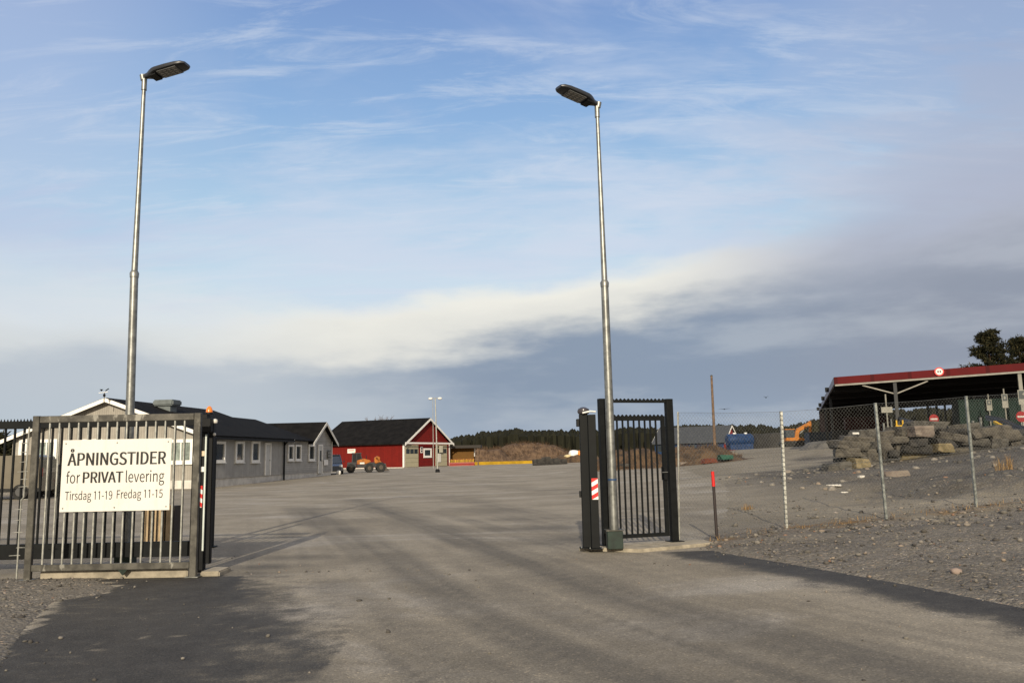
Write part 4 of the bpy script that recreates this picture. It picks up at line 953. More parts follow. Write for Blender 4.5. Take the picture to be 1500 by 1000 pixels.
def window(par, c0, c1, z0, z1, place, frame_m=white, pane_m=glass, fw=.10, mull=0, proud=.05, name='window'):
    """place(u, z, out) -> local point; c0..c1 along the wall"""
    def slab(mb, a, b, za, zb, o0, o1):
        vs = [place(u_, z_, o_) for o_ in (o0, o1) for z_ in (za, zb) for u_ in (a, b)]
        mb.add(vs, [(0, 2, 3, 1), (4, 5, 7, 6), (0, 1, 5, 4), (2, 6, 7, 3), (0, 4, 6, 2), (1, 3, 7, 5)])
    mb = MB()
    slab(mb, c0, c0 + fw, z0, z1, 0.002, proud); slab(mb, c1 - fw, c1, z0, z1, 0.002, proud)
    slab(mb, c0 + fw, c1 - fw, z1 - fw, z1, 0.002, proud - .003); slab(mb, c0 + fw, c1 - fw, z0, z0 + fw, 0.002, proud - .003)
    for k in range(mull):
        u_ = c0 + fw + (c1 - c0 - 2 * fw) * (k + 1) / (mull + 1)
        slab(mb, u_ - .035, u_ + .035, z0 + fw, z1 - fw, 0.002, proud - .012)
    wn = mb.build(name, frame_m, par)
    mb = MB(); slab(mb, c0 + fw, c1 - fw, z0 + fw, z1 - fw, .002, .012); mb.build('pane', pane_m, wn)
    mb = MB(); slab(mb, c0 - .04, c1 + .04, z0 - .05, z0 - .002, .002, proud + .05); mb.build('sill', frame_m, wn)
    return wn

# ---------------------------------------------------------------- grey long building on the left
G0 = (-18.0, 48.0); Gdir = (0.102, 0.9948); grz = -math.atan2(Gdir[0], Gdir[1])
gb = thing('office_building', 'long low grey wooden building with black gabled roof, left of the yard', 'building', (G0[0], G0[1], 0), grz)
WB = 12.0
grey_v = siding('grey vertical cladding', (0.335, 0.330, 0.310), 'Y', .14)
grey_h = siding('grey horizontal cladding', (0.35, 0.345, 0.325), 'Z', .145)
beige_v = siding('grey cladding of the gable', (0.31, 0.29, 0.25), 'X', .14)
sA, zA = on_line(415, 640, G0, Gdir); sC0, _ = on_line(453, 648, G0, Gdir); sC1, _ = on_line(486, 690, G0, Gdir)
sE = on_line(306, 601, G0, Gdir)[0]
L1 = 12.6; LB = sA; LEND = sC1
ZE, ZF = 3.12, .50
zr1, zr2 = 5.28, 4.62
wl = MB().span((-WB, 0, ZF), (0, LB, ZE)); wl.build('wall', grey_v, gb)
MB().prism([(-WB, ZE), (0, ZE), (-WB / 2, zr1 - .02)], 'y', 0, .14).build('gable_wall', beige_v, gb)
MB().span((-WB + .003, -.012, ZF + .0), (-.003, -.002, ZE + .0)).build('front_wall', beige_v, gb)
MB().span((-WB, LB + .003, ZF), (-.02, LEND, ZE)).build('wall', grey_h, gb)
MB().span((-WB + .05, .04, -.3), (-.06, LEND - .05, ZF - .003)).build('foundation', conc_pale, gb)
gable_roof(gb, -WB, 0, 0, L1, ZE, zr1, 'y', .45, .45, roofm, barge=white, bw=.26)
# lower middle roof and the cross gable facing the yard
gable_roof(gb, -9.2, 0, L1 + .02, sC0 + .3, ZE - .05, 4.72, 'y', .42, 0, roofm, ends=(0, 0))
cx = (sC0 + 9.9 / 2 + .1)
cz0, cz1 = sC0 + .25, LEND + .0
gable_roof(gb, -WB, .0, cz0, cz1, ZE - .12, 4.50, 'x', .42, .42, roofm, barge=mat('grey white trim', (.68, .67, .62), .6), bw=.26)
MB().prism([(cz0, ZE - .12), (cz1, ZE - .12), ((cz0 + cz1) / 2, 4.42)], 'x', -.16, .0).build('gable_wall', grey_h, gb)
MB().span((.455, .2, ZE - .30), (.55, L1 + .3, ZE - .17)).build('gutter', black, gb)
MB().tube([(.10, sA, ZE - .2), (.10, sA, -.1)], .07, 8).build('downpipe', black, gb)
MB().tube([(.46, sA - .3, ZE - .25), (.10, sA, ZE - .5)], .06, 8).build('downpipe_elbow', black, gb)
side = lambda u_, z_, o_: (o_, u_, z_)
def wside(p0, p1, y0, y1, **k):
    a, _ = on_line(p0, 660, G0, Gdir); b, _ = on_line(p1, 660, G0, Gdir)
    za = on_line((p0 + p1) / 2, y1, G0, Gdir)[1]; zb = on_line((p0 + p1) / 2, y0, G0, Gdir)[1]
    return window(gb, a, b, za, zb, side, **k)
for p0, p1 in ((313.5, 329), (344, 356.5), (367.5, 379.5)):
    wside(p0, p1, 646, 677, fw=.16, pane_m=glass, proud=.09)
for p0, p1 in ((421, 429.5), (432, 440.5), (451.5, 460.5)):
    wside(p0, p1, 651, 674.5, fw=.15, pane_m=glass, proud=.09)
def door(par, c0, c1, z0, z1, place, m, pane=None, name='door', pane_m=glass):
    def slab(mb, a, b, za, zb, o0, o1):
        vs = [place(u_, z_, o_) for o_ in (o0, o1) for z_ in (za, zb) for u_ in (a, b)]
        mb.add(vs, [(0, 2, 3, 1), (4, 5, 7, 6), (0, 1, 5, 4), (2, 6, 7, 3), (0, 4, 6, 2), (1, 3, 7, 5)])
    mb = MB(); slab(mb, c0, c1, z0, z1, .002, .04); d = mb.build(name, m, par)
    mb = MB()
    slab(mb, c0 - .12, c0 - .002, z0, z1 + .12, .002, .07); slab(mb, c1 + .002, c1 + .12, z0, z1 + .12, .002, .07); slab(mb, c0, c1, z1 + .002, z1 + .12, .002, .067)
    mb.build('door_frame', white if m is not None else m, d)
    mb = MB(); slab(mb, c1 - .18, c1 - .08, z0 + 1.0, z0 + 1.05, .041, .10); mb.build('handle', galv, d)
    if pane:
        mb = MB(); slab(mb, c0 + pane[0], c0 + pane[1], z0 + pane[2], z0 + pane[3], .041, .048); mb.build('pane', pane_m, d)
    return d
pale_door = mat('pale grey door paint', (.48, .48, .45), .5, var=.05)
a, z0_ = on_line(388, 697, G0, Gdir); b, z1_ = on_line(395.5, 651, G0, Gdir)
door(gb, a, b, ZF + .02, z1_, side, pale_door)
a, z0_ = on_line(466, 695, G0, Gdir); b, z1_ = on_line(471.5, 653, G0, Gdir)
door(gb, a, b, ZF - .1, z1_, side, pale_door, pane=(.3, (b - a) * .72, 1.0, 1.85))
for (px, py0, py1, wd_) in ((476.3, 673, 681, .5), (481, 659, 672, .35)):
    s_, zt2 = on_line(px, py0, G0, Gdir); _, zb2 = on_line(px, py1, G0, Gdir)
    t_ = thing('notice_board', ['white notice sheet on the grey wall beside the glazed door', 'small grid of notices at the far right corner of the grey building'][0 if px < 478 else 1], 'notice',
               (G0[0] + Gdir[0] * s_ + .06, G0[1] + Gdir[1] * s_, zb2), grz)
    MB().span((0, -wd_, 0), (.03, wd_, zt2 - zb2)).build('board', white if px < 478 else galv_bar, t_)
    if px > 478:
        for r_ in range(3):
            for c_ in range(2): MB().span((.031, -wd_ + .06 + c_ * wd_, .06 + r_ * .25), (.036, -wd_ + wd_ * .75 + c_ * wd_, .24 + r_ * .25)).build('notice_sheet', ink, t_)
for s_ in (0.0, LEND - .10):
    MB().span((.003, s_, ZF), (.035, s_ + .12, ZE - .1)).build('corner_board', white, gb)
# front windows (local y = 0 plane, facing the camera)
front = lambda u_, z_, o_: (u_, -.012 - o_, z_)
fd = (math.cos(grz), math.sin(grz))
def wfront(p0, p1, y0, y1, **k):
    a = on_line(p0, 665, G0, fd)[0]; b = on_line(p1, 665, G0, fd)[0]
    za = on_line((p0 + p1) / 2, y1, G0, fd)[1]; zb = on_line((p0 + p1) / 2, y0, G0, fd)[1]
    return window(gb, a, b, za, zb, front, **k)
for p0, p1, ml in ((28, 40, 0), (53, 84, 1), (120, 150, 1), (190, 222, 1), (247, 284, 1)):
    wfront(p0, p1, 643, 679, fw=.2, mull=ml, pane_m=curtain, proud=.08)
MB().span((-WB + .02, -.07, -.3), (-.02, -.015, ZF - .01)).build('foundation', conc_pale, gb)
# ventilation box and chimney on the roof
vc = at(245, 598, 52.5)
vb = thing('roof_ventilator', 'grey box ventilator standing on the black roof of the office building', 'ventilator', (vc.x, 52.5, vc.z - .25), grz)
MB().span((-.42, -.40, -.6), (.42, .40, .40)).build('duct', mat('grey sheet metal', (.13, .15, .15), .5, .3), vb)
MB().span((-.68, -.60, .40), (.68, .60, .78)).build('hood', mat('grey sheet metal', (.13, .15, .15), .5, .3), vb, bevel=.08)
av = at(153.8, 583, 47.6)
an = thing('weather_vane', 'small weather mast with two wind sensors on the front gable peak of the office', 'weather mast', (av.x, 47.5, av.z - .3))
MB().tube([(0, 0, 0), (.01, 0, .62)], .022, 8).build('mast', galv_old, an)
MB().tube([(-.33, 0, .60), (.20, 0, .66)], .018, 6).build('crossarm', white, an)
MB().lathe((0, 0, .36), [(.02, 0), (.07, .05), (.07, .15), (.02, .2)], 10).build('sensor', black, an)
MB().lathe((-.18, 0, .70), [(.01, 0), (.06, .06), (.10, .11)], 8).build('cup', anthra, an); MB().bar((.06, 0, .72), (.24, 0, .85), .09, .03).build('vane', anthra, an)

# ---------------------------------------------------------------- red shed
R0 = at(591.7, 685, 110); Rg = Vector((0.425, 0.905, 0)).normalized()      # gable direction, away to the right
RW, RLn = 12.2, 14.2
zR = .2
rrz = math.atan2(Rg.y, Rg.x) - math.pi / 2     # local +y along the gable front, local x- along the side
rs = thing('red_garage', 'red wooden garage with black roof, white trim and two pale garage doors', 'garage', (R0.x, R0.y, zR), math.atan2(Rg.y, Rg.x))
# local frame: +x along the gable wall (to the far right), +y = away along the side wall (to the left)
redp_v = siding('red vertical cladding', (0.140, 0.008, 0.005), 'H', .16)
redp_h = siding('red horizontal cladding', (0.165, 0.011, 0.008), 'Z', .17)
HE = on_line(592, 647.5, (R0.x, R0.y), (Rg.x, Rg.y))[1] - zR
HR = HE + 3.3
MB().span((0, 0, .12), (RW, RLn, HE)).build('wall', redp_v, rs)
MB().prism([(0, HE), (RW, HE), (RW / 2, HR)], 'y', 0, .16).build('gable_wall', redp_h, rs)
MB().span((.02, -.012, .1), (RW - .02, -.002, HE)).build('front_wall', redp_h, rs)
MB().prism([(0, HE), (RW, HE), (RW / 2, HR)], 'y', RLn - .16, RLn).build('gable_wall', redp_h, rs)
MB().span((-.01, .01, -.35), (RW + .01, RLn, .117)).build('foundation', conc_pale, rs)
gable_roof(rs, 0, RW, 0, RLn, HE, HR, 'y', .5, .5, roofm, barge=white, bw=.34, th=.14)
MB().span((-.45, -.54, HE - .22), (RW + .45, -.50, HE - .0)).build('gable_band', white, rs)
MB().span((-.06, -.06, .12), (.16, -.014, HE - .2)).build('corner_board', white, rs)
MB().span((-.06, -.06, .12), (-.003, .16, HE - .2)).build('corner_board', white, rs)
MB().span((RW - .16, -.06, .12), (RW + .06, -.014, HE - .2)).build('corner_board', white, rs)
gfr = lambda u_, z_, o_: (u_, -.012 - o_, z_)
gp0, gpd = (R0.x, R0.y), (Rg.x, Rg.y)
beige_door = mat('beige sectional door', (.40, .37, .25), .55, var=.05)
for k, (p0, p1) in enumerate(((593.5, 612.5), (637.5, 654.5))):
    a = on_line(p0, 670, gp0, gpd)[0]; b = on_line(p1, 670, gp0, gpd)[0]
    zb = on_line((p0 + p1) / 2, 651.5, gp0, gpd)[1] - zR
    d = MB().span((a, -.05, .12), (b, -.014, zb)).build('garage_door', beige_door, rs)
    n = 3; zz = zb * .62
    for i in range(n):
        u0 = a + (b - a) * (.05 + i * .31); u1 = u0 + (b - a) * .27
        MB().span((u0, -.058, zz), (u1, -.051, zz + .62)).build('pane', glass, d)
    for j in range(1, 5): MB().span((a, -.056, .12 + j * zb / 5.2), (b, -.0505, .13 + j * zb / 5.2 + .02)).build('joint', mat('door joint', (.15, .14, .1), .7), d)
a = on_line(620.3, 670, gp0, gpd)[0]; b = on_line(631.8, 670, gp0, gpd)[0]
window(rs, a, b, on_line(626, 669.5, gp0, gpd)[1] - zR, on_line(626, 656.2, gp0, gpd)[1] - zR, gfr, fw=.24, proud=.07)
def wallsign(px0, px1, py0, py1, name, label, m, p0=gp0, dd=gpd, off=.05, rz=None, cat='sign'):
    a = on_line(px0, py0, p0, dd)[0]; b, zt2 = on_line(px1, py0, p0, dd); zb2 = on_line(px1, py1, p0, dd)[1]
    nrm = (dd[1] / math.hypot(*dd), -dd[0] / math.hypot(*dd))
    t_ = thing(name, label, cat, (p0[0] + dd[0] * a + nrm[0] * off, p0[1] + dd[1] * a + nrm[1] * off, zb2), math.atan2(dd[1], dd[0]))
    MB().span((0, -.02, 0), (b - a, .02, zt2 - zb2)).build('board', m, t_, bevel=.004)
    return t_, b - a, zt2 - zb2
t_, w2, h2_ = wallsign(615.5, 618.6, 654, 663, 'wall_sign', 'narrow pale sign with dark figures between garage door and window', white)
for zf in (.14, .55):
    MB().span((w2 * .2, -.03, h2_ * zf), (w2 * .8, -.021, h2_ * (zf + .3))).build('figure', ink, t_)
wallsign(641, 645.8, 652, 662.5, 'wall_cabinet', 'cream box mounted high on the red gable wall over the right garage door', mat('cream box', (.55, .52, .40), .5), off=.30, cat='cabinet')
wallsign(640.7, 644.8, 664, 676.5, 'wall_sign', 'upright white sign on the right garage door of the red shed', signw, off=.12)
sp0 = (R0.x, R0.y); sdir = (-Rg.y, Rg.x)
t_, w2, h2_ = (lambda a_, b_: (a_, b_, None))(on_line(509.5, 657.5, sp0, sdir)[0], on_line(521, 657.5, sp0, sdir)[0])
zt3, zb3 = on_line(515, 657.3, sp0, sdir)[1], on_line(515, 663.5, sp0, sdir)[1]
sg3 = thing('wall_sign', 'white oblong sign on the sunlit long wall of the red shed above the loader', 'sign', (sp0[0] + sdir[0] * t_ - Rg.x * .06, sp0[1] + sdir[1] * t_ - Rg.y * .06, zb3), math.atan2(-sdir[1], -sdir[0]))
MB().span((0, -.02, 0), (t_ - w2, .02, zt3 - zb3)).build('board', signw, sg3)
MB().span((.15, -.028, .32), ((t_ - w2) * .85, -.021, .42)).build('printed_line', mat('faded red print', (.5, .16, .12), .6), sg3)

# ---------------------------------------------------------------- low brown shed with flat roof
L0 = at(661, 683, 124); L1_ = at(700, 682, 124)
lsx = L1_.x - L0.x
ls = thing('flat_roofed_shed', 'low brown open shed with a dark flat roof, right of the red garage', 'shed', (L0.x - 1.2, 124, .25))
zt4 = at(680, 652, 124).z - .25
MB().span((-1, 0, 0), (4.6, 3.5, zt4 - .4)).build('wall', siding('brown cladding', (.13, .065, .016), 'Z', .16), ls)
MB().span((-1.2, -1.4, zt4 - .42), (5.7, 3.8, zt4)).build('roof', mat('dark fascia', (.022, .018, .014), .7), ls)
MB().span((5.2, -1.2, 0), (5.35, -1.05, zt4 - .42)).build('post', wood, ls)
MB().span((4.6, .5, 1.3), (4.7, 2.5, zt4 - .42)).build('panel', white, ls)

# ---------------------------------------------------------------- blue shed with red gable end
B0_ = at(1060, 648, 128); zb5 = float(hbase(B0_.x, 128.0)) - .6
bl = thing('blue_shed', 'long blue shed with grey roof and a red gable end with white trim', 'shed', (B0_.x, 128, zb5), math.radians(-38))
ht = at(1062, 640, 128).z - zb5; hr_ = at(1062, 622, 128).z - zb5
MB().span((-12, 0, 0), (0, 5.2, ht - .5)).build('wall', siding('blue cladding', (.018, .045, .11), 'H', .4), bl)
MB().prism([(0, ht - .5), (5.2, ht - .5), (2.6, hr_ - .1)], 'x', -.15, 0).build('gable_wall', mat('barn red', (.25, .02, .02), .7), bl)
MB().span((.002, .02, .6), (.02, 5.18, ht - .5)).build('front_wall', mat('barn red', (.25, .02, .02), .7), bl)
gable_roof(bl, -12, 0, 0, 5.2, ht - .5, hr_ - .1, 'x', .4, .4, mat('grey sheet roof', (.045, .050, .056), .7), barge=white, bw=.3)
for i in range(6): MB().span((-11.4 + i * 1.9, -.03, .9), (-10.4 + i * 1.9, -.002, ht - 1.0)).build('window', glass, bl)

# ---------------------------------------------------------------- open shelter (recycling hall) on the right
HA = at(1222, 563, 58.5); hrz = math.atan2(-.325, .946)
hz0 = 1.95
hall = thing('open_shelter', 'large open shelter with red fascia and steel columns on raised ground at right', 'shelter', (HA.x, 58.5, hz0), hrz)
Hx = lambda s_: (HA.x + .946 * s_, 58.5 - .325 * s_)
zf0 = HA.z - hz0; zf1 = at(1222, 552.5, 58.5).z - hz0
HWd, HDp, rise = 26.0, 44.5, .030
fas = lambda x0, x1, y0, y1, z0, z1: MB().loft([[(x0, y0, z0 + x0 * rise), (x0, y1, z0 + x0 * rise), (x0, y1, z1 + x0 * rise), (x0, y0, z1 + x0 * rise)], [(x1, y0, z0 + x1 * rise), (x1, y1, z0 + x1 * rise), (x1, y1, z1 + x1 * rise), (x1, y0, z1 + x1 * rise)]])
hred = siding('red fascia sheet', (.085, .006, .007), 'X', 2.4, depth=.06)
fas(0, HWd, -.12, .0, zf0, zf1).build('fascia', hred, hall)
fas(0.05, HWd, -.10, .06, zf0 - .13, zf0 - .004).build('edge_beam', mat('grey white steel', (.22, .21, .18), .6), hall)
fas(-.02, .10, .003, HDp, zf0 + .02, zf1 - .02).build('side_trim', mat('grey lilac verge sheet', (.20, .19, .22), .45), hall)
for yy in (10, 22, 34, 43.8): MB().span((-.30, yy, zf0 + .15), (-.023, yy + .35, zf1)).build('gutter_bracket', anthra, hall)
dkw = mat('shade-dark soffit', (.010, .008, .007), .9)  # near-black colour stands in for the deep shade under the roof
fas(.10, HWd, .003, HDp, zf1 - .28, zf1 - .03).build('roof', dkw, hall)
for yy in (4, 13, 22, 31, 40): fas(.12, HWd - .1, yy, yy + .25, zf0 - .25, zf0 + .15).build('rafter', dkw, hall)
dst = mat('dark grey steel column', (.022, .024, .025), .6)
lst = mat('light grey steel column', (.20, .195, .165), .6)
for k, xx in enumerate((3.95, 11.6, 19.3)):
    MB().span((xx - .11, .02, 0), (xx + .11, .24, zf0 - .14 + xx * rise)).build('column', dst if k == 0 else lst, hall)
    zc = zf0 - .14 + xx * rise
    if k == 0:
        for sx in (-1, 1): MB().bar((xx + sx * .10, .13, zc - .78), (xx + sx * 2.1, .13, zc - .06 + sx * .05), .085).build('brace', mat('grey white steel', (.22, .21, .18), .6), hall)
hb0 = Hx(0); hb = (hb0[0] + .325 * HDp, hb0[1] + .946 * HDp); hbd = (.946, -.325)
for px in (1359, 1372, 1384, 1396, 1412, 1424, 1440, 1456):
    s_ = on_line(px, 600, hb, hbd)[0]
    MB().span((s_ - .11, HDp - .3, 0), (s_ + .11, HDp - .08, zf0 + s_ * rise)).build('column', dst, hall)
for yy in (15, 30): MB().span((.15, yy, 0), (.37, yy + .22, zf0)).build('column', dst, hall)
s1_ = on_line(1209, 620, hb, hbd)[0]; s2_ = on_line(1302, 620, hb, hbd)[0]
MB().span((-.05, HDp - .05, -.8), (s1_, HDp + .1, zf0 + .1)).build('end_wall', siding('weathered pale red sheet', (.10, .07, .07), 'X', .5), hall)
MB().span((s1_ + .003, HDp - .03, 0), (s2_, HDp + .08, zf0 + .1)).build('back_wall', siding('shade-dark red sheet', (.018, .005, .005), 'X', .5), hall)  # red taken almost to black to paint the shade inside
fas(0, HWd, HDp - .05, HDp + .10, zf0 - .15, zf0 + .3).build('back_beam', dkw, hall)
# round badge sign on the fascia
def disc(par, c, r, axis_y, m, name, th=.02, n=28):
    pr = [(c[0] + r * math.cos(2 * math.pi * i / n), c[1] + r * math.sin(2 * math.pi * i / n)) for i in range(n)]
    return MB().prism(pr, 'y', axis_y - th, axis_y).build(name, m, par)
s_, z_ = on_line(1375, 544.5, (HA.x, 58.5), (.946, -.325)); p_ = Hx(s_)
bd = thing('round_speed_sign', 'round white sign with red rim on the red fascia of the shelter', 'sign', (p_[0] - .325 * .20, p_[1] - .946 * .20, z_ - .3), hrz)
disc(bd, (0, .3), .30, 0, red, 'rim'); disc(bd, (0, .3), .22, -.022, signw, 'face', .004)
for k in (-1, 1):
    MB().span((k * .07 - .045, -.032, .24), (k * .07 + .045, -.027, .36)).build('figure', ink, bd)

# containers and things under the shelter, cloud shade put into their dark colours
def container(name, label, x, y, rz, L, Wd, H, m, ribs=True, open_top=False, cat='container'):
    t_ = thing(name, label, cat, (x, y, gz(x, y)), rz)
    MB().span((-L / 2, -Wd / 2, .12), (L / 2, Wd / 2, H)).build('body', m, t_, bevel=.02)
    mb = MB(); n = int(L / .6)
    for i in range(n + 1):
        u_ = -L / 2 + .05 + i * (L - .1) / n
        mb.span((u_ - .04, -Wd / 2 - .05, .15), (u_ + .04, -Wd / 2 - .003, H - .05))
    mb.build('rib_row', m, t_)
    MB().span((-L / 2 - .04, -Wd / 2 - .07, H + .002), (L / 2 + .04, Wd / 2 + .07, H + .10)).build('top_frame', m, t_)
    for sx in (-1, 1): MB().tube([(sx * (L / 2 - .3), -Wd / 2, .10), (sx * (L / 2 - .3), Wd / 2, .10)], .10, 10).build('roller', rubber, t_)
    return t_
dr = mat('shade-darkened red paint', (.045, .004, .004), .7, spec=.2); dg = mat('shade-darkened green paint', (.003, .016, .011), .7, spec=.2)
c1_ = at(1270, 625, 84); container('waste_container', 'dark red waste container under the left end of the shelter', c1_.x, 84, hrz, 4.2, 2.3, 2.6, dr)
c1_ = at(1466, 620, 58); container('waste_container', 'dark green waste container under the right part of the shelter', c1_.x, 58, hrz, 5.5, 2.3, 2.6, dg)
c1_ = at(1240, 632, 80); container('waste_container', 'low grey waste container at the dark left end of the shelter', c1_.x, 80, hrz, 2.6, 2.0, 1.3, mat('grey container', (.022, .024, .026), .7))
c1_ = at(1212, 640, 92); container('waste_container', 'small blue grey container standing beside the end wall of the shelter', c1_.x - .8, 92, 0, 3.0, 1.6, 1.4, mat('blue grey container', (.03, .045, .07), .7))

def noentry(px, py, Y, r, label):
    p = at(px, py, Y); g_ = gz(p.x, Y)
    t_ = thing('no_entry_sign', label, 'sign', (p.x, Y, g_), 0)
    MB().tube([(0, .03, 0), (0, .03, p.z - g_ + r * .8)], .03, 8).build('post', galv, t_)
    disc(t_, (0, p.z - g_), r, 0, mat('shaded sign red', (.22, .008, .008), .6), 'disc', .015)  # sign red and white lowered to carry the cloud shade
    MB().span((-r * .75, -.019, p.z - g_ - r * .17), (r * .75, -.0155, p.z - g_ + r * .17)).build('bar', mat('shaded sign white', (.4, .39, .36), .6), t_)
noentry(1368, 613.5, 47, .27, 'round red no entry sign just above the stones, middle of the shelter')
noentry(1496, 610, 46, .30, 'round red no entry sign at the right edge beside the guard rail')
def boardpost(px, py0, py1, pw, Y, label, top=True, name='info_sign', dark=.5):
    a = at(px - pw / 2, py0, Y); b = at(px + pw / 2, py1, Y); g_ = gz(a.x, Y)
    t_ = thing(name, label, 'sign', ((a.x + b.x) / 2, Y, g_), hrz * .5)
    hw_ = (b.x - a.x) / 2; z1_, z0_ = a.z - g_, b.z - g_
    zt_ = at(px, 577 if top else py0 - 8, Y).z - g_
    MB().tube([(0, .05, 0), (0, .05, max(zt_, z1_))], .045, 8).build('post', lst, t_)
    MB().span((-hw_, -.02, z0_), (hw_, .02, z1_)).build('board', mat('shaded white board', (.24, .235, .20), .7), t_)  # white darkened, shade is in the board colour
    if dark:
        MB().span((-hw_ + .04, -.028, z0_ + (z1_ - z0_) * (1 - dark)), (hw_ - .04, -.0205, z1_ - .04)).build('picture', mat('dark sign print', (.05, .06, .06), .6), t_)
        MB().prism([(-hw_ * .4, z0_ + (z1_ - z0_) * .70), (0, z0_ + (z1_ - z0_) * .60), (hw_ * .4, z0_ + (z1_ - z0_) * .72), (0, z0_ + (z1_ - z0_) * .88)], 'y', -.034, -.0285).build('emblem', mat('shaded white board', (.24, .235, .20), .7), t_)
    return t_
t_ = boardpost(1299, 596, 604, 16, 50, 'pale direction board on a thin post in front of the left half of the shelter', dark=0)
boardpost(1428, 588, 603, 9, 60, 'picture board hanging over the container bay, left of three', False)
boardpost(1449, 585, 601, 9, 57, 'picture board hanging over the container bay, middle of three', False)
boardpost(1472, 577, 597, 10, 54, 'picture board hanging over the container bay, right of three', False)
t_ = boardpost(1501, 571, 592, 20, 47.5, 'white framed sign board at the right edge of the view, on a shelter column', True, dark=.62)

def rail(pts, label, n_posts, m, hh=.75, dia=.32):
    P = [Vector(p) for p in pts]; o0 = P[0].copy(); o0.z = gz(o0.x, o0.y)
    t_ = thing('guard_rail', label, 'guard rail', o0)
    mb = MB()
    for a_, b_ in zip(P, P[1:]):
        a_, b_ = a_ - o0, b_ - o0
        for dz, off in ((.12, -.04), (.04, 0), (-.04, 0), (-.12, -.04)):
            pass
        mb.loft([[tuple(q + Vector((0, oy, oz))) for oy, oz in ((0, -.16), (-.05, -.11), (-.05, -.05), (0, 0), (-.05, .05), (-.05, .11), (0, .16), (.015, .16), (-.03, .11), (-.03, .05), (.02, 0), (-.03, -.05), (-.03, -.11), (.015, -.16))] for q in (a_, b_)])
    mb.build('rail_beam', m, t_)
    for i in range(n_posts):
        f_ = (i + .5) / n_posts * (len(P) - 1); k = min(int(f_), len(P) - 2); q = P[k].lerp(P[k + 1], f_ - k)
        zg = gz(q.x, q.y) - .1
        MB().span((q.x - o0.x - .05, .03, zg - o0.z), (q.x - o0.x + .05, .13, q.z - o0.z + .1)).build('post', galv, t_)
    return t_
grm = mat('blue grey rail steel', (.055, .065, .085), .5, .3)
rail([at(1443, 611, 47), at(1470, 616, 44), at(1500, 629, 40.5), at(1530, 640, 38)], 'blue grey steel guard rail sloping down at the right edge of the view', 5, grm)
rail([at(1312, 612, 58), at(1335, 618, 54), at(1362, 625, 50)], 'dim steel guard rail behind the stones near the left shelter column', 3, grm)
yb_a, yb_b = at(1457, 618, 45), at(1481, 631, 42); g_ = gz(yb_b.x, 42.)
yb = thing('yellow_barrier', 'slanting yellow barrier bar under the guard rail at right', 'barrier', (yb_b.x, 42, g_))
MB().bar(yb_a - Vector((yb_b.x, 42, g_)), yb_b - Vector((yb_b.x, 42, g_)), .13).build('bar', kerby, yb)
for q in (yb_a.lerp(yb_b, .25), yb_a.lerp(yb_b, .85)):
    MB().span((q.x - yb_b.x - .04, q.y - 42, gz(q.x, q.y) - g_ - .3), (q.x - yb_b.x + .04, q.y - 42 + .08, q.z - g_ - .06)).build('leg', kerby, yb)
yp = at(1318, 623, 53); g_ = gz(yp.x, 53.)
yl = thing('pallet_lifter', 'small yellow two pronged frame standing behind the stones', 'frame', (yp.x, 53, g_))
zc = yp.z - g_
MB().span((-.28, -.06, zc - .22), (.28, .06, zc + .02)).build('cross_plate', kerby, yl)
for sx in (-1, 1): MB().span((sx * .2 - .04, -.04, 0), (sx * .2 + .04, .04, zc + .34)).build('prong', kerby, yl)

# ================================================================ ROCKS, HEAPS, STONES
def rock(L, Wd, H, seed, par, m, loc, rz, tilt=0.0, name='stone_block', rnd=0.0):
    """angular quarry block: a box with pushed corners, cut faces and chipped edges; rnd=1 gives a soft lump"""
    import bmesh
    from mathutils import noise as mn
    r = random.Random(seed)
    cor = {}
    for a in (-1, 1):
        for b in (-1, 1):
            for c in (-1, 1): cor[(a, b, c)] = Vector((a * .5 + r.uniform(-.11, .11), b * .5 + r.uniform(-.12, .12), c * .5 + r.uniform(-.13, .13)))
    bm = bmesh.new(); bmesh.ops.create_cube(bm, size=2.0)
    bmesh.ops.subdivide_edges(bm, edges=bm.edges[:], cuts=4, use_grid_fill=True)
    off = Vector((r.uniform(0, 50), r.uniform(0, 50), r.uniform(0, 50)))
    for v_ in bm.verts:
        u, v, w_ = [(q + 1) / 2 for q in v_.co]
        p = Vector()
        for (a, b, c), q in cor.items():
            p += q * ((u if a > 0 else 1 - u) * (v if b > 0 else 1 - v) * (w_ if c > 0 else 1 - w_))
        s_ = v_.co.copy(); nf = sum(1 for q in s_ if abs(abs(q) - 1) < 1e-4)
        p = p * (1 - [0, 0, .03, .07][nf] * r.uniform(.4, 1.6))
        p = p.lerp(s_.normalized() * .5, rnd)
        d = mn.noise_vector(p * 2.3 + off) * .040 + mn.noise_vector(p * 7 + off) * .014
        p += d
        v_.co = Vector((p.x * L, p.y * Wd, p.z * H))
    bm.transform(Matrix.Rotation(tilt, 4, 'Y'))
    me = bpy.data.meshes.new(name); bm.to_mesh(me); bm.free(); me.materials.append(m)
    if rnd > .5: me.polygons.foreach_set('use_smooth', [True] * len(me.polygons))
    o = bpy.data.objects.new(name, me); scene.collection.objects.link(o)
    o.parent = par; o.location = loc; o.rotation_euler = (0, 0, rz); return o
def rock_x(c2, patch):
    def ex(g, p, colr, b):
        n = g.noise(p, 2.2, 6, .7); n2 = g.noise(g.mapping(p, (1, 1, 5)), 3.0, 4, .6)
        colr = g.mix(g.smooth(n, .42, .62), colr, c2)
        return g.mix(g.math('MULTIPLY', g.smooth(n2, .52, .64), patch), colr, (.028, .024, .018))
    return ex
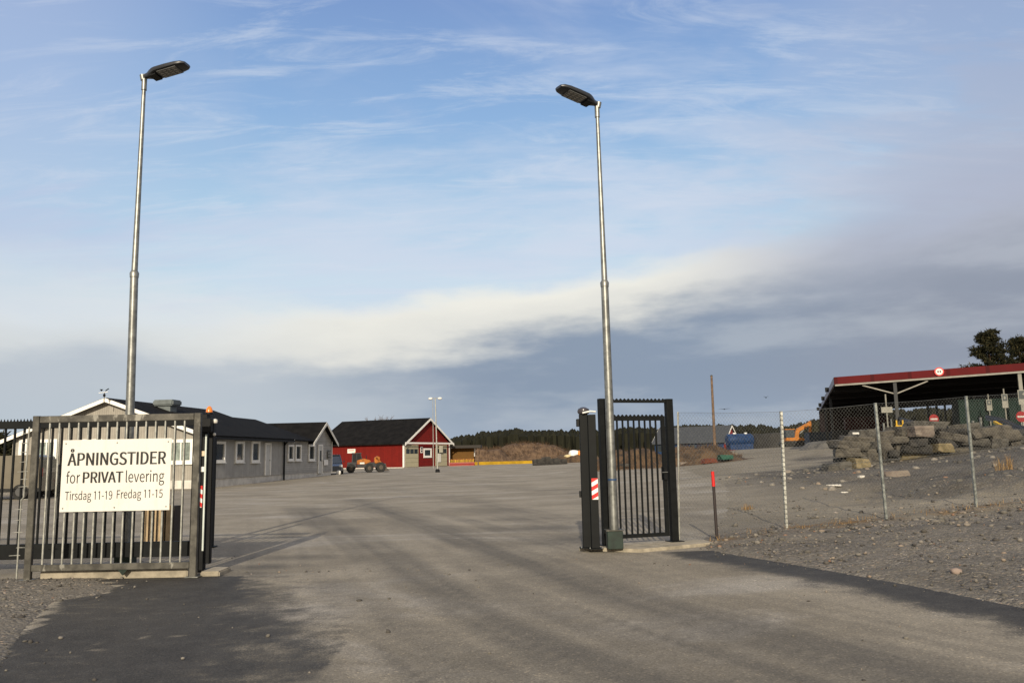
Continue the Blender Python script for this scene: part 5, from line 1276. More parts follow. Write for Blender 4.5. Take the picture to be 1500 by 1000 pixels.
rk = [mat('grey quarry stone', (.052, .049, .043), .9, var=.3, bump=.8, bscale=9, extra=rock_x((.090, .084, .072), .7)),  # dark and pale tones also stand in for uneven sun and cloud shade
      mat('brown quarry stone', (.056, .050, .041), .85, var=.3, bump=.8, bscale=9, extra=rock_x((.095, .085, .067), .6)),
      mat('dark quarry stone', (.022, .021, .020), .9, var=.3, bump=.8, bscale=9, extra=rock_x((.045, .042, .037), .6)),
      mat('ochre quarry stone', (.15, .12, .06), .85, var=.25, bump=.7, bscale=9, extra=rock_x((.20, .16, .09), .4)),
      mat('pinkish pale stone', (.15, .12, .10), .85, var=.2, bump=.6, bscale=9, extra=rock_x((.19, .16, .13), .3))]
wallbase = [(1208, 688, 33.5), (1262, 688, 34.2), (1300, 679, 35.0), (1350, 669, 35.5), (1400, 662, 36), (1445, 655, 36.5), (1500, 650, 37), (1560, 640, 37.5)]
walltop = {1208: 644, 1225: 634, 1262: 631, 1300: 629, 1330: 618, 1350: 619, 1400: 616, 1445: 622, 1500: 632, 1560: 640}
tx = sorted(walltop)
o0 = at(1300, 680, 35); sw = thing('boulder_wall', 'long rough dry wall of big stacked quarry stones in front of the shelter', 'stone wall', (o0.x, 35, hz_(o0.x, 35)))
rs_ = random.Random(12); cnt = 0
for c in range(7):
    px = 1210 + (c * 13) % 23 + c * 4
    while px < 1545 and cnt < 98:
        wpx = rs_.choice([16, 22, 28, 38, 50]) * (1 if px > 1290 else .95)
        cxp = px + wpx / 2
        yb = np.interp(cxp, [b_[0] for b_ in wallbase], [b_[1] for b_ in wallbase]); Yb = np.interp(cxp, [b_[0] for b_ in wallbase], [b_[2] for b_ in wallbase])
        yt = np.interp(cxp, tx, [walltop[k_] for k_ in tx])
        hpx = rs_.choice([9, 10, 12, 14])
        yc = yb - 5 - c * 9.6 + rs_.uniform(-1.5, 1.5)
        if yc - 4 < yt: px += wpx; continue
        Yp = Yb + c * .24 + rs_.uniform(-.35, .40)
        p = at(cxp, yc, Yp)
        s_ = Yp / FPX
        mi = rs_.choices(range(5), [5, 3, 5, .9, .5])[0] if px > 1290 else rs_.choices(range(5), [3, 5, 2, .6, .0])[0]
        rock(wpx * s_ * .99, rs_.uniform(.7, 1.2), (hpx + 1.0) * s_, cnt * 7 + 3, sw, rk[mi], p - sw.location, rs_.uniform(-.28, .28), rs_.uniform(-.12, .10)); cnt += 1
        px += wpx * rs_.uniform(.92, 1.02)
for (px, py, Y, wpx, hpx, mi, tl) in ((1258, 679, 33.6, 20, 17, 3, .0), (1240, 652, 34.4, 46, 13, 1, .10), (1432, 634, 36.2, 36, 12, 1, -.15), (1345, 632, 35.5, 28, 15, 4, .0), (1390, 640, 35.6, 44, 12, 1, .16), (1376, 656, 35.3, 22, 13, 3, 0)):
    if cnt < 99:
        p = at(px, py, Y); s_ = Y / FPX; rock(wpx * s_, .9, hpx * s_, cnt * 7 + 3, sw, rk[mi], p - sw.location, .1, tl); cnt += 1
# earth packed behind the stones so no gap opens beneath the shelter
def mound(name, cx, cy, rx, ry, h, m, label, cat, seed=0, n=46, rz=0.0, rough=.35, kind=None, flat_top=0.0, attrs=None):
    u_ = np.linspace(-1.15, 1.15, n); U, V = np.meshgrid(u_, u_)
    r = np.hypot(U, V) * (1 + (fbm(U * 1.8 + 9, V * 1.8, seed) - .5) * .5)
    sh = sstep(1.0, flat_top, r)
    x = cx + (U * rx) * math.cos(rz) - (V * ry) * math.sin(rz); y = cy + (U * rx) * math.sin(rz) + (V * ry) * math.cos(rz)
    z = height(x, y) - .12 + sh * h * (1 + (fbm(x * .9, y * .9, seed + 3) - .5) * rough * 2) + sh * (fbm(x * 4, y * 4, seed + 5) - .5) * h * rough * .35
    o = raw_mesh(name, np.stack([x - cx, y - cy, z - hz_(cx, cy)], -1).reshape(-1, 3), grid_faces(n, n), mat=m)
    o.location = (cx, cy, hz_(cx, cy)); return tag(o, label, cat, kind=kind)
def earth_x(c2):
    def ex(g, p, colr, b):
        return g.mix(g.smooth(g.noise(p, 1.3, 6, .7), .42, .60), colr, c2)
    return ex
brown_earth = mat('brown scrubby earth', (.048, .032, .020), .95, var=.35, vscale=1.2, bump=1, bscale=5, extra=earth_x((.095, .060, .032)))
scrubm = mat('reddish brown scrub ground', (.070, .045, .029), .95, var=.3, vscale=.6, bump=1, bscale=4, extra=earth_x((.13, .085, .052)))
grey_heap = mat('grey spoil', (.10, .095, .085), .95, var=.25, vscale=1, bump=1, bscale=6, extra=earth_x((.15, .14, .12)))
dark_heap = mat('dark spoil', (.028, .027, .025), .95, var=.25, vscale=1, bump=1, bscale=6)
m1 = at(880, 688, 66); m2 = at(1010, 680, 62)
def mnd(px, Y, wpx, top, m, name, label, cat, seed, ry=3, **k):
    p = at(px, 660, Y); h = at(px, top, Y).z - hz_(p.x, Y)
    return mound(name, p.x, Y, wpx / 2 * Y / FPX, ry, h, m, label, cat, seed, **k)
mnd(925, 64, 150, 659, brown_earth, 'earth_mound', 'low brown overgrown mound seen through and left of the wicket gate', 'mound', 3, 3.5, flat_top=.3)
mnd(1020, 60, 175, 654, brown_earth, 'earth_mound', 'brown mound littered with scraps right of the wicket gate', 'mound', 8, 4, flat_top=.35)
mnd(772, 150, 185, 649, scrubm, 'earth_mound', 'long reddish brown scrub covered mound beyond the yellow kerb', 'mound', 15, 6, flat_top=.15, rough=.16)
mnd(706, 147, 120, 658, scrubm, 'earth_mound', 'lower scrub covered mound running up to the brown shed', 'mound', 16, 5, flat_top=.4, rough=.16)
mnd(1126, 126, 66, 634, dark_heap, 'spoil_heap', 'dark blackish heap between the blue tank and the excavator', 'heap', 19, 4, flat_top=.75, rough=.06)
mnd(1195, 90, 90, 650, grey_heap, 'spoil_heap', 'small grey spoil heap at the left foot of the shelter', 'heap', 23, 3, flat_top=.4)
mnd(1235, 62, 120, 641, grey_heap, 'spoil_heap', 'grey earth bank behind the left end of the stone wall', 'heap', 24, 5, flat_top=.6, rough=.1)
mnd(1425, 42.5, 330, 628, dark_heap, 'spoil_heap', 'dark earth fill packed behind the stone wall under the shelter', 'heap', 29, 3.2, flat_top=.8, rough=.06)
# scrub on mounds
scr = tone_mat('bare scrub', [(0, (.035, .022, .014)), (.5, (.085, .052, .030)), (1, (.17, .11, .065))])
def scrub(px0, px1, Y0, Y1, n, h0, h1, wid, name, label, seed, top_at=None):
    r = np.random.default_rng(seed); Y = r.uniform(Y0, Y1, n); px = r.uniform(px0, px1, n)
    X = np.array([at(a, 660, b).x for a, b in zip(px, Y)])
    # sit on the highest mound surface below
    Z = height(X, Y)
    bpy.context.view_layer.update(); dg = bpy.context.evaluated_depsgraph_get()
    for i in range(n):
        hit, loc, *_ = scene.ray_cast(dg, Vector((X[i], Y[i], 30)), Vector((0, 0, -1)))
        if hit: Z[i] = loc.z
    return blades(name, X, Y, Z - .03, r.uniform(h0, h1, n), wid, scr, seed, label, 'scrub', 0.7)
scrub(668, 842, 143, 152, 3200, .15, .95, .045, 'bare_scrub', 'leafless reddish brown scrub covering the long far mound', 31)
scrub(868, 1086, 58, 66, 2600, .08, .40, .03, 'dead_scrub', 'dead brown weeds growing over the two rubble mounds behind the gate', 32)
# scraps on the mounds: individually placed pale stones and boards
r_ = random.Random(5)
for i, (px, py, Y, L, m_, nm, lb) in enumerate([
    (1001, 678, 57.5, .7, rk[4], 'stone', 'pale stone at the left foot of the littered mound'),
    (1021, 663, 59, .6, rk[4], 'stone', 'pale stone high on the littered brown mound'),
    (1062, 668, 57, .9, mat('green tarpaulin', (.015, .075, .05), .7), 'tarpaulin_scrap', 'small green tarpaulin scrap at the foot of the littered mound'),
    (1038, 673, 57, 1.0, mat('rust red scrap', (.12, .035, .02), .8), 'scrap_metal', 'rust red scrap lying on the slope of the littered mound'),
    (1074, 664, 60, .5, rk[4], 'stone', 'pale stone at the right end of the littered mound'),
    (915, 680, 61, .6, rk[0], 'stone', 'grey stone lying before the mound just right of the lamp post'),
    (1222, 716, 23.5, .35, conc_pale, 'plaster_scrap', 'white scrap lying on the yard in front of the stone wall'),
    (1237, 726, 22.5, .2, conc_pale, 'plaster_scrap', 'small white scrap near the third fence post'),
    (1262, 705, 27, .22, conc_pale, 'plaster_scrap', 'small white lump before the stones left of the third fence post'),
    (1310, 701, 27, .75, rk[4], 'stone', 'flat pale stone slab on the bank right of the third fence post'),
    (1406, 737, 15.9, .11, rk[4], 'stone', 'small pale round stone beside the foot of the fourth fence post'),
    (1254, 634, 34.6, .26, signw, 'foam_block', 'small white block lying on top of the left end of the stone wall'),
    (862, 684, 60, .9, mat('orange rubble', (.16, .08, .02), .8), 'rubble_lump', 'orange brown lump of rubble left of the black posts')]):
    p = at(px, py, Y); z = hz_(p.x, Y)
    t_ = thing(nm, lb, nm.replace('_', ' '), (p.x, Y, max(z, p.z - L * .15) if i < 6 or i in (11, 12) else z))
    rock(L, L * .6, L * (.35 if i not in (6, 7) else .12), 900 + i, t_, m_, (0, 0, L * .08), r_.uniform(-.5, .5), name='body')

# ================================================================ VEHICLES
def car(loc, rz, label, paint, name='parked_car', cat='car', L=4.4, Wd=1.75, H=1.48, estate=True, group=None):
    """rear faces local -y"""
    t_ = thing(name, label, cat, loc, rz, group); hw = Wd / 2; h0, belt = .26, H * .60
    def ring(y, zb, zt_, w1, w2): return [(-w1 * .93, y, zb), (-w1, y, zb + .18), (-w1, y, (zb + zt_) / 2), (-w2, y, zt_), (w2, y, zt_), (w1, y, (zb + zt_) / 2), (w1, y, zb + .18), (w1 * .93, y, zb)]
    sec = [(-L / 2, .42, belt - .10, hw * .86, hw * .80), (-L / 2 + .10, h0, belt - .02, hw * .96, hw * .90), (-L * .3, h0, belt, hw, hw * .95), (L * .1, h0, belt - .02, hw, hw * .95), (L * .24, h0, belt - .06, hw, hw * .92), (L * .42, h0, belt - .18, hw * .95, hw * .84), (L / 2 - .03, .34, belt - .32, hw * .84, hw * .76)]
    MB().loft([ring(*s) for s in sec]).build('body', paint, t_, smooth=True, bevel=.0)
    re = -L / 2 + (.12 if estate else .55)
    gh = [(re, belt - .03, hw * .86), (re + .28, H - .09, hw * .70), (L * .06, H - .06, hw * .72), (L * .28, belt - .07, hw * .86)]
    prof = [(y, z) for y, z, _ in gh]
    ws = [w_ for *_, w_ in gh]
    vs = [(-w_, y, z) for y, z, w_ in gh] + [(w_, y, z) for y, z, w_ in gh]
    MB().add(vs, [(0, 1, 2, 3), (7, 6, 5, 4), (0, 4, 5, 1), (1, 5, 6, 2), (2, 6, 7, 3), (3, 7, 4, 0)]).build('windows', glass, t_)
    w_t = hw * .73
    MB().loft([[(-w_t + .02, re + .22, H - .085), (w_t - .02, re + .22, H - .085), (w_t - .05, re + .22, H - .02), (-w_t + .05, re + .22, H - .02)],
               [(-w_t, -.2, H - .07), (w_t, -.2, H - .07), (w_t - .04, -.2, H), (-w_t + .04, -.2, H)],
               [(-w_t, L * .08, H - .075), (w_t, L * .08, H - .075), (w_t - .04, L * .08, H - .02), (-w_t + .04, L * .08, H - .02)]]).build('roof', paint, t_, smooth=True)
    for sx in (-1, 1):
        for (a, b) in ((0, 1), (3, 2)):
            MB().bar((sx * (gh[a][2] + .01), gh[a][0], gh[a][1]), (sx * (gh[b][2] + .01), gh[b][0], gh[b][1] + .02), .09).build('pillar', paint, t_)
        MB().bar((sx * hw * .93, -.15, belt - .02), (sx * hw * .74, -.15, H - .06), .07).build('pillar', paint, t_)
        MB().span((sx * hw * .90 - .09, -L / 2 - .012, belt - .32), (sx * hw * .90 + .01 * sx, -L / 2 + .22, belt - .03)).build('tail_light', mat('tail light red', (.30, .012, .01), .25), t_, bevel=.01)
        MB().span((sx * hw * .70 - .14, L / 2 - .15, belt - .40), (sx * hw * .70 + .14, L / 2 + .0, belt - .22)).build('headlight', mat('headlight glass', (.5, .52, .52), .15), t_, bevel=.01)
        MB().span((sx * (hw + .02) - .02, L * .17, belt - .0), (sx * (hw + .15) + .0, L * .17 + .09, belt + .13)).build('mirror', paint, t_, bevel=.01)
        for y in (-L * .31, L * .31):
            wh = MB().tube([(sx * (hw - .21), y, .315), (sx * (hw - .01), y, .315)], .315, 20).build('wheel', rubber, t_, smooth=True)
            MB().tube([(sx * (hw - .02), y, .315), (sx * (hw + .004), y, .315)], .19, 12).build('rim', galv, wh)
    MB().span((-.26, -L / 2 - .014, .58), (.26, -L / 2 + .01, .69)).build('number_plate', signw, t_)
    MB().span((-hw * .86, -L / 2 - .05, .32), (hw * .86, -L / 2 + .12, .50)).build('bumper', mat('dark bumper plastic', (.03, .03, .03), .6), t_, bevel=.02)
    return t_
pbeige = mat('beige metallic paint', (.17, .145, .105), .3, .35, .04, coat=.5)
pdark = mat('dark maroon paint', (.018, .010, .011), .25, 0, .04, coat=.6)
pblue = mat('pale blue grey paint', (.045, .055, .075), .25, .3, .05, coat=.6)
pv = mat('olive beige paint', (.12, .105, .075), .4, .1, .05, coat=.3)
cc = at(79, 724, 40.5); car((cc.x, 42.5, gz(cc.x, 42.5)), .12, 'beige estate car parked in front of the office, left of the sign', pbeige)
cc = at(42, 726, 39.5); car((cc.x - .1, 42.0, gz(cc.x, 42.)), -.10, 'dark maroon car parked beside the beige estate car', pdark, H=1.55)
# beige box van at the left edge
cc = at(-18, 728, 37.5)
van = thing('parked_van', 'olive beige van seen from its side at the left edge of the view', 'van', (cc.x, 38.2, gz(cc.x, 38.2)), math.radians(90 - 82))
MB().loft([[(x, y, z) for x, z in ((-2.6, .35), (-2.6, 1.1), (-2.25, 1.30), (-1.55, 1.92), (1.9, 2.0), (2.12, 1.85), (2.18, .35))] for y in (-.92, .92)]).build('body', pv, van, bevel=.06, smooth=True)
MB().span((-2.0, -.945, 1.22), (-1.25, -.925, 1.62)).build('side_window', glass, van)
MB().span((-2.6, -.95, .34), (2.19, -.925, .50)).build('sill', rubber, van)
MB().span((.1, -.94, .5), (.13, -.924, 1.85)).build('door_seam', rubber, van)
for x in (-1.75, 1.35):
    wh = MB().tube([(x, -.95, .34), (x, -.72, .34)], .34, 20).build('wheel', rubber, van, smooth=True); MB().tube([(x, -.965, .34), (x, -.94, .34)], .2, 12).build('rim', mat('dark rim', (.05, .05, .05), .5), wh)
    MB().tube([(x, .95, .34), (x, .72, .34)], .34, 20).build('wheel', rubber, van, smooth=True)
MB().span((2.17, -.9, 1.0), (2.22, -.78, 1.4)).build('tail_light', mat('tail light red', (.30, .012, .01), .25), van)
# blue grey pickup nosing out behind the office corner
cc = at(486, 694, 73.5)
car((cc.x - .35, 75.0, gz(cc.x, 75)), math.radians(196), 'pale blue grey car with dark grille, nose out behind the office corner', pblue, L=4.6, Wd=1.85, H=1.75)
bk = at(496, 693, 72.5); t_ = thing('sack', 'small white sack on the ground beside the blue grey car', 'sack', (bk.x, 72.5, gz(bk.x, 72.5)))
rock(.42, .35, .42, 77, t_, signw, (0, 0, .14), .3, name='body', rnd=.8)

# wheel loader
lc = at(534, 690.5, 79); ld = thing('wheel_loader', 'yellow and black wheel loader with big tyres in front of the red garage', 'loader', (lc.x, 79.3, gz(lc.x, 79.3)), math.radians(14))
LK = 1.0
def wheel(par, x, y, r, w_, rimm):
    wh = MB().tube([(x, y - w_ / 2, r), (x, y - w_ / 2 + .06, r), (x, y + w_ / 2 - .06, r), (x, y + w_ / 2, r)], [r * .88, r, r, r * .88], 22).build('wheel', rubber, par, smooth=True)
    mb = MB()
    for i in range(14):
        a = 2 * math.pi * i / 14; mb.box((x + math.cos(a) * r, y, r + math.sin(a) * r), (.07, w_ * .96, .07), Matrix.Rotation(-a, 3, 'Y'))
    mb.build('tread', rubber, wh)
    MB().tube([(x, y - w_ / 2 - .01, r), (x, y - w_ / 2 + .03, r)], r * .45, 14).build('rim', rimm, wh)
rimy = mat('dusty rim', (.07, .055, .04), .7)
for x in (-1.62, .42):
    for y in (-.72, .72): wheel(ld, x, y, .44, .36, rimy)
for y in (-.72, .72): wheel(ld, 1.72, y, .50, .40, rimy)
MB().span((-2.0, -.50, .45), (-1.0, .50, 1.05)).build('rear_chassis', mat('dark machine grey', (.025, .025, .027), .5), ld, bevel=.05)
MB().prism([(-.95, .85), (-.95, 1.22), (-.2, 1.40), (.55, 1.22), (.62, 1.05), (-.1, .80)], 'y', -.48, .48).build('hood', yellow, ld, bevel=.04)
MB().prism([(-.93, .50), (-.93, .84), (-.1, .79), (.60, 1.03), (.75, .9), (.55, .50)], 'y', -.44, .44).build('engine_bay', mat('dark machine grey', (.025, .025, .027), .5), ld, bevel=.03)
MB().tube([(.15, .3, 1.3), (.15, .3, 1.72)], .045, 8).build('exhaust', rubber, ld)
MB().span((-.62, -.495, .85), (-.12, -.482, 1.02)).build('decal', signw, ld)
cabm = mat('dark machine grey', (.025, .025, .027), .5)
MB().prism([(-1.45, .95), (-1.40, 1.85), (-.55, 1.88), (-.35, 1.35), (-.35, .95)], 'y', -.42, .42).build('cab_glass', mat('tinted cab glass', (.012, .012, .014), .35, spec=.25), ld)
for y in (-.44, .44):
    MB().bar((-1.46, y, .9), (-1.41, y, 1.88), .07).build('cab_pillar', cabm, ld); MB().bar((-.34, y, .9), (-.54, y, 1.88), .07).build('cab_pillar', cabm, ld)
    MB().bar((-.98, y, .9), (-.98, y, 1.88), .05).build('cab_pillar', cabm, ld)
MB().span((-1.52, -.50, 1.88), (-.42, .50, 1.98)).build('cab_roof', cabm, ld, bevel=.03)
MB().tube([(-1.1, .2, 1.98), (-1.1, .2, 2.08)], .05, 10).build('beacon', orange, ld)
MB().prism([(1.05, .9), (1.0, 1.45), (1.35, 1.62), (1.65, 1.50), (1.60, 1.0), (1.3, .9)], 'y', -.36, .36).build('front_frame', yellow, ld, bevel=.04)
for y in (-.30, .30): MB().bar((1.2, y, 1.45), (2.15, y, .55), .12, .18).build('lift_arm', yellow, ld)
MB().bar((.5, -.0, .75), (1.7, 0, .8), .38, .5).build('joint', cabm, ld)
MB().prism([(2.1, .12), (2.1, .75), (2.25, .85), (2.35, .45), (2.7, .12)], 'y', -.85, .85).build('bucket', mat('worn bucket steel', (.07, .06, .05), .5, .4), ld)

ld.scale = (.84, .92, .95)
# excavator
ec = at(1165, 655, 106); ex_ = thing('excavator', 'yellow orange excavator with raised boom parked beside the shelter', 'excavator', (ec.x, 106, gz(ec.x, 106)), 0)
ez = lambda px, py: ((at(px, py, 106).x - ec.x), at(px, py, 106).z - ex_.location.z)
yx = mat('orange yellow excavator paint', (.36, .125, .008), .45, var=.2)
for y in (-1.0, 1.0):
    MB().loft([[(x, y + o_, z) for x, z in ((-1.8, .35), (-1.5, .75), (1.5, .75), (1.8, .35), (1.5, 0), (-1.5, 0))] for o_ in (-.28, .28)]).build('track', rubber, ex_, bevel=.05)
MB().span((-.9, -.8, .5), (.9, .8, .95)).build('undercarriage', cabm, ex_)
a0 = ez(1148, 648.5); a1 = ez(1178, 640.5)
MB().prism([(a0[0], a0[1]), (a0[0], a1[1]), (a1[0] - .5, a1[1]), (a1[0], a1[1] - .5), (a1[0] + .2, a0[1])], 'y', -1.1, 1.1).build('superstructure', yx, ex_, bevel=.08)
b0, b1, b2, b3, b4 = ez(1166, 642), ez(1168, 630), ez(1186, 620.5), ez(1187, 641), ez(1180, 651)
MB().span((b0[0] - 1.6, -1.05, a1[1] + .0), (b0[0] - .5, -.1, a1[1] + 1.0)).build('cab', glass, ex_, bevel=.05)
MB().span((b0[0] - 1.65, -1.08, a1[1] + 1.0), (b0[0] - .45, -.08, a1[1] + 1.1)).build('cab_roof', yx, ex_)
MB().bar((b0[0], 0, b0[1]), (b1[0], 0, b1[1]), .45, .5).bar((b1[0] - .1, 0, b1[1] - .05), (b2[0], 0, b2[1]), .42, .5).build('boom', yx, ex_, bevel=.04)
MB().bar((b2[0], 0, b2[1] + .35), (b3[0], 0, b3[1]), .34, .32).build('stick', yx, ex_, bevel=.03)
MB().bar((b1[0] + .3, .0, b1[1] - .4), (b0[0] + 1.2, 0, (b1[1] + b2[1]) / 2 - .2), .14).build('hydraulic_ram', galv, ex_)
MB().prism([(b3[0] + .2, b3[1]), (b3[0] - .3, b3[1] - .1), (b4[0] - .3, b4[1] + .2), (b4[0] - .2, .1), (b4[0] + .8, .15), (b3[0] + .4, b3[1] - .6)], 'y', -.5, .5).build('bucket', cabm, ex_, bevel=.03)

# blue tank
bt = at(1083, 645, 120); tk = thing('blue_tank', 'big blue tank container beside the red gable of the blue shed', 'tank', (bt.x, 120, gz(bt.x, 120)), .1)
bz = at(1083, 635, 120).z - tk.location.z
bm_ = mat('blue container paint', (.007, .028, .085), .45, var=.3)
MB().tube([(-1.9, 0, bz - .95), (-1.7, 0, bz - .95), (1.7, 0, bz - .95), (1.95, 0, bz - .95)], [.75, .95, .95, .75], 20).build('tank_body', bm_, tk, smooth=True)
MB().span((-1.7, -.9, .1), (1.7, .9, bz - 1.5)).build('base_frame', bm_, tk)
for x in (-.7, 1.0): MB().lathe((x, 0, bz - .03), [(.22, 0), (.22, .15), (.18, .18)], 12).build('hatch', white, tk)

# ================================================================ FAR BITS
for i, (px, top, Y, px0, dbl, lb) in enumerate([(637.5, 583, 73, 641, True, 'thin grey double headed street lamp in front of the red garage')]):
    b = at(px0, 692, Y); b.z = gz(b.x, Y); tp = at(px, top, Y)
    t_ = thing('street_lamp', lb, 'lamp', b); T = tp - b
    MB().tube([(0, 0, 0), tuple(T * .5), tuple(T)], [.07, .055, .045], 10).build('pole', galv_bar, t_, smooth=True)
    MB().lathe((0, 0, 0), [(.20, 0), (.19, .22), (.1, .30)], 12).build('base', black, t_)
    for sx in (-1, 1):
        MB().tube([tuple(T), (T.x + sx * .35, 0, T.z + .03)], .03, 6).build('arm', galv_bar, t_)
        MB().lathe((T.x + sx * .42, 0, T.z - .14), [(.10, 0), (.19, .06), (.20, .16), (.08, .22)], 14).build('lamp_head', white, t_, smooth=True)
b = at(635, 690, 95); b.z = gz(b.x, 95); tp = at(634, 585, 95)
t_ = thing('flag_pole', 'very thin plain mast just left of the double headed street lamp', 'mast', b)
MB().tube([(0, 0, 0), tuple(tp - b)], [.05, .03], 8).build('mast', galv_bar, t_, smooth=True)
b = at(1047, 652, 82); b.z = gz(b.x, 82) - .2; tp = at(1042.2, 551, 82)
t_ = thing('utility_pole', 'tall weathered wooden pole standing behind the wire fence', 'pole', b)
MB().tube([(0, 0, 0), tuple(tp - b)], [.16, .11], 12).build('pole', wood, t_, smooth=True)
MB().lathe(tuple(tp - b), [(.12, 0), (.13, .08), (.05, .14)], 12).build('cap', galv_old, t_)
def bird(px, py, Y, sp, label, fl=.3):
    p = at(px, py, Y); t_ = thing('bird', label, 'bird', p)
    sec = [(-.16, .008, .004), (-.10, .03, .03), (0, .05, .045), (.10, .035, .035), (.16, .022, .024), (.21, .004, .004)]
    mb = MB().loft([[(x, math.cos(a) * hw, math.sin(a) * hh) for a in [2 * math.pi * j / 8 for j in range(8)]] for x, hw, hh in sec])
    for sx in (-1, 1):
        mb.add([(.07, sx * .03, .01), (-.06, sx * .03, .01), (-.05, sx * sp * .5, fl * sp * .5), (.06, sx * sp * .5, fl * sp * .5), (-.06, sx * sp, fl * sp * .25),
                (.07, sx * .03, -.01), (-.06, sx * .03, -.01), (-.05, sx * sp * .5, fl * sp * .5 - .015), (.06, sx * sp * .5, fl * sp * .5 - .015)],
               [(0, 1, 2, 3), (3, 2, 4), (5, 8, 7, 6), (8, 4, 7), (0, 3, 8, 5), (1, 6, 7, 2), (3, 4, 8), (2, 7, 4)])
    mb.build('body', black, t_); t_.rotation_euler = (0, 0, 1.3); return t_
bird(1122, 582, 60, .22, 'tiny dark bird in the sky above the wire fence, the higher one', .8)
bird(1061, 599, 60, .50, 'small dark gliding bird low in the sky right of the wooden pole', .15)

# yellow kerb line and barriers
k0, k1 = at(688, 684, 122), at(779, 678.5, 134); k0.z = float(road_z(k0.x, k0.y)); k1.z = float(road_z(k1.x, k1.y))
kb = thing('yellow_kerb', 'long yellow painted kerb along the far edge of the yard', 'kerb', k0)
MB().bar((0, 0, .22), tuple(k1 - k0 + Vector((0, 0, .22))), .25, .5).build('kerb_body', kerby, kb)
def barrier(px, Y, label, i):
    p = at(px, 682, Y)
    t_ = thing('road_barrier', label, 'barrier', (p.x, Y, float(road_z(p.x, Y))), r_.uniform(-.1, .1), 'red barriers in front of the brown shed')
    w_ = 1.02
    rd = mat('orange red plastic', (.20, .013, .005), .5)
    MB().prism([(-.25, 0), (-.22, .12), (-.08, .3), (-.06, .50), (.06, .50), (.08, .3), (.22, .12), (.25, 0)], 'x', -w_ / 2, w_ / 2).build('base', rd, t_)
    mb = MB()
    for k in range(5): mb.span((-w_ / 2 + .06 + k * .2, -.05, .50), (-w_ / 2 + .13 + k * .2, .05, .88 + .06 * ((k + i) % 2)))
    mb.build('yellow_bars', kerby, t_)
    MB().span((-w_ / 2, -.04, .86), (w_ / 2, .04, .93)).build('top_bar', rd, t_)
for i, (px, lb) in enumerate([(663.5, 'red and yellow road barrier nearest the red garage wall, first of four'), (672.5, 'red and yellow road barrier, second of four from the red garage'), (681.5, 'red and yellow road barrier, third of four from the red garage'), (690, 'red and yellow road barrier at the free right end, last of four')]):
    barrier(px, 117, lb, i)
# dark concrete blocks left of the mound
for i, (px, w_, z_, lb) in enumerate([(788, .95, .7, 'dark block at the left end of the low row in the far yard'), (800, .9, .85, 'dark block second from the left in the low row in the far yard'), (812, .9, .75, 'dark block third from the left in the low row in the far yard'), (824, .95, .6, 'dark block at the right end of the low row in the far yard')]):
    p = at(px, 686, 86); t_ = thing('stone_block', lb, 'block', (p.x, 86 + i * .2, gz(p.x, 86)), 0, 'dark blocks in a low row')
    rock(w_ * 1.1, .9, z_, 300 + i, t_, rk[2], (0, 0, z_ * .42), .1, name='body')
# tarpaulin heap
for i, (px, py, w_, h_, m_, lb) in enumerate([(834, 666, 1.3, .45, mat('cream tarp', (.55, .45, .25), .7), 'low cream tarpaulin bundle left of the white one'), (841, 663, 1.3, 1.0, mat('white tarp', (.72, .71, .68), .6), 'white tarpaulin bundle on the far mound left of the black posts'), (851, 663, 1.1, .9, mat('orange tarp', (.60, .22, .03), .6), 'orange tarpaulin bundle beside the white one')]):
    p = at(px, py, 95); g_ = gz(p.x, 95.); t_ = thing('tarpaulin_bundle', lb, 'tarpaulin', (p.x, 95, g_), 0, 'tarpaulin bundles on the far mound')
    rock(w_, 1.2, h_, 400 + i, t_, m_, (0, 0, p.z - g_ - .15), .2, name='body', rnd=.75)
mnd(842, 96, 90, 664, brown_earth, 'earth_mound', 'small brown mound carrying the tarpaulin bundles', 'mound', 41, 2.5, flat_top=.5)

# ================================================================ TREES
def tree_mat(name, stops): return tone_mat(name, stops)
pine_m = tone_mat('dark pine needles', [(0, (.006, .007, .003)), (.5, (.014, .015, .007)), (.85, (.028, .026, .011)), (1, (.055, .045, .018))])
def clumps(name, P, R, m, seed, per=26, leaf=.22):
    """many small triangles gathered round the centres P with radii R"""
    r = np.random.default_rng(seed); V = []; T = []
    for p, rad in zip(P, R):
        d = r.normal(size=(per, 3)); d /= np.linalg.norm(d, axis=1)[:, None]
        c = np.array(p) + d * rad * r.uniform(.35, 1.0, (per, 1)) * np.array([1, 1, .7])
        a = r.normal(size=(per, 3)); a /= np.linalg.norm(a, axis=1)[:, None]; b = np.cross(a, d); b /= np.linalg.norm(b, axis=1)[:, None] + 1e-6
        s = leaf * r.uniform(.6, 1.4, (per, 1))
        V.append(np.stack([c - a * s * .5, c + b * s * .5, c + a * s + d * s * .6], 1).reshape(-1, 3)); T.append(np.repeat(r.uniform(0, 1, per), 3))
    V = np.concatenate(V); T = np.concatenate(T)
    return raw_mesh(name, V, None, np.arange(len(V)).reshape(-1, 3), mat=m, attrs={'tone': T}, smooth=False)
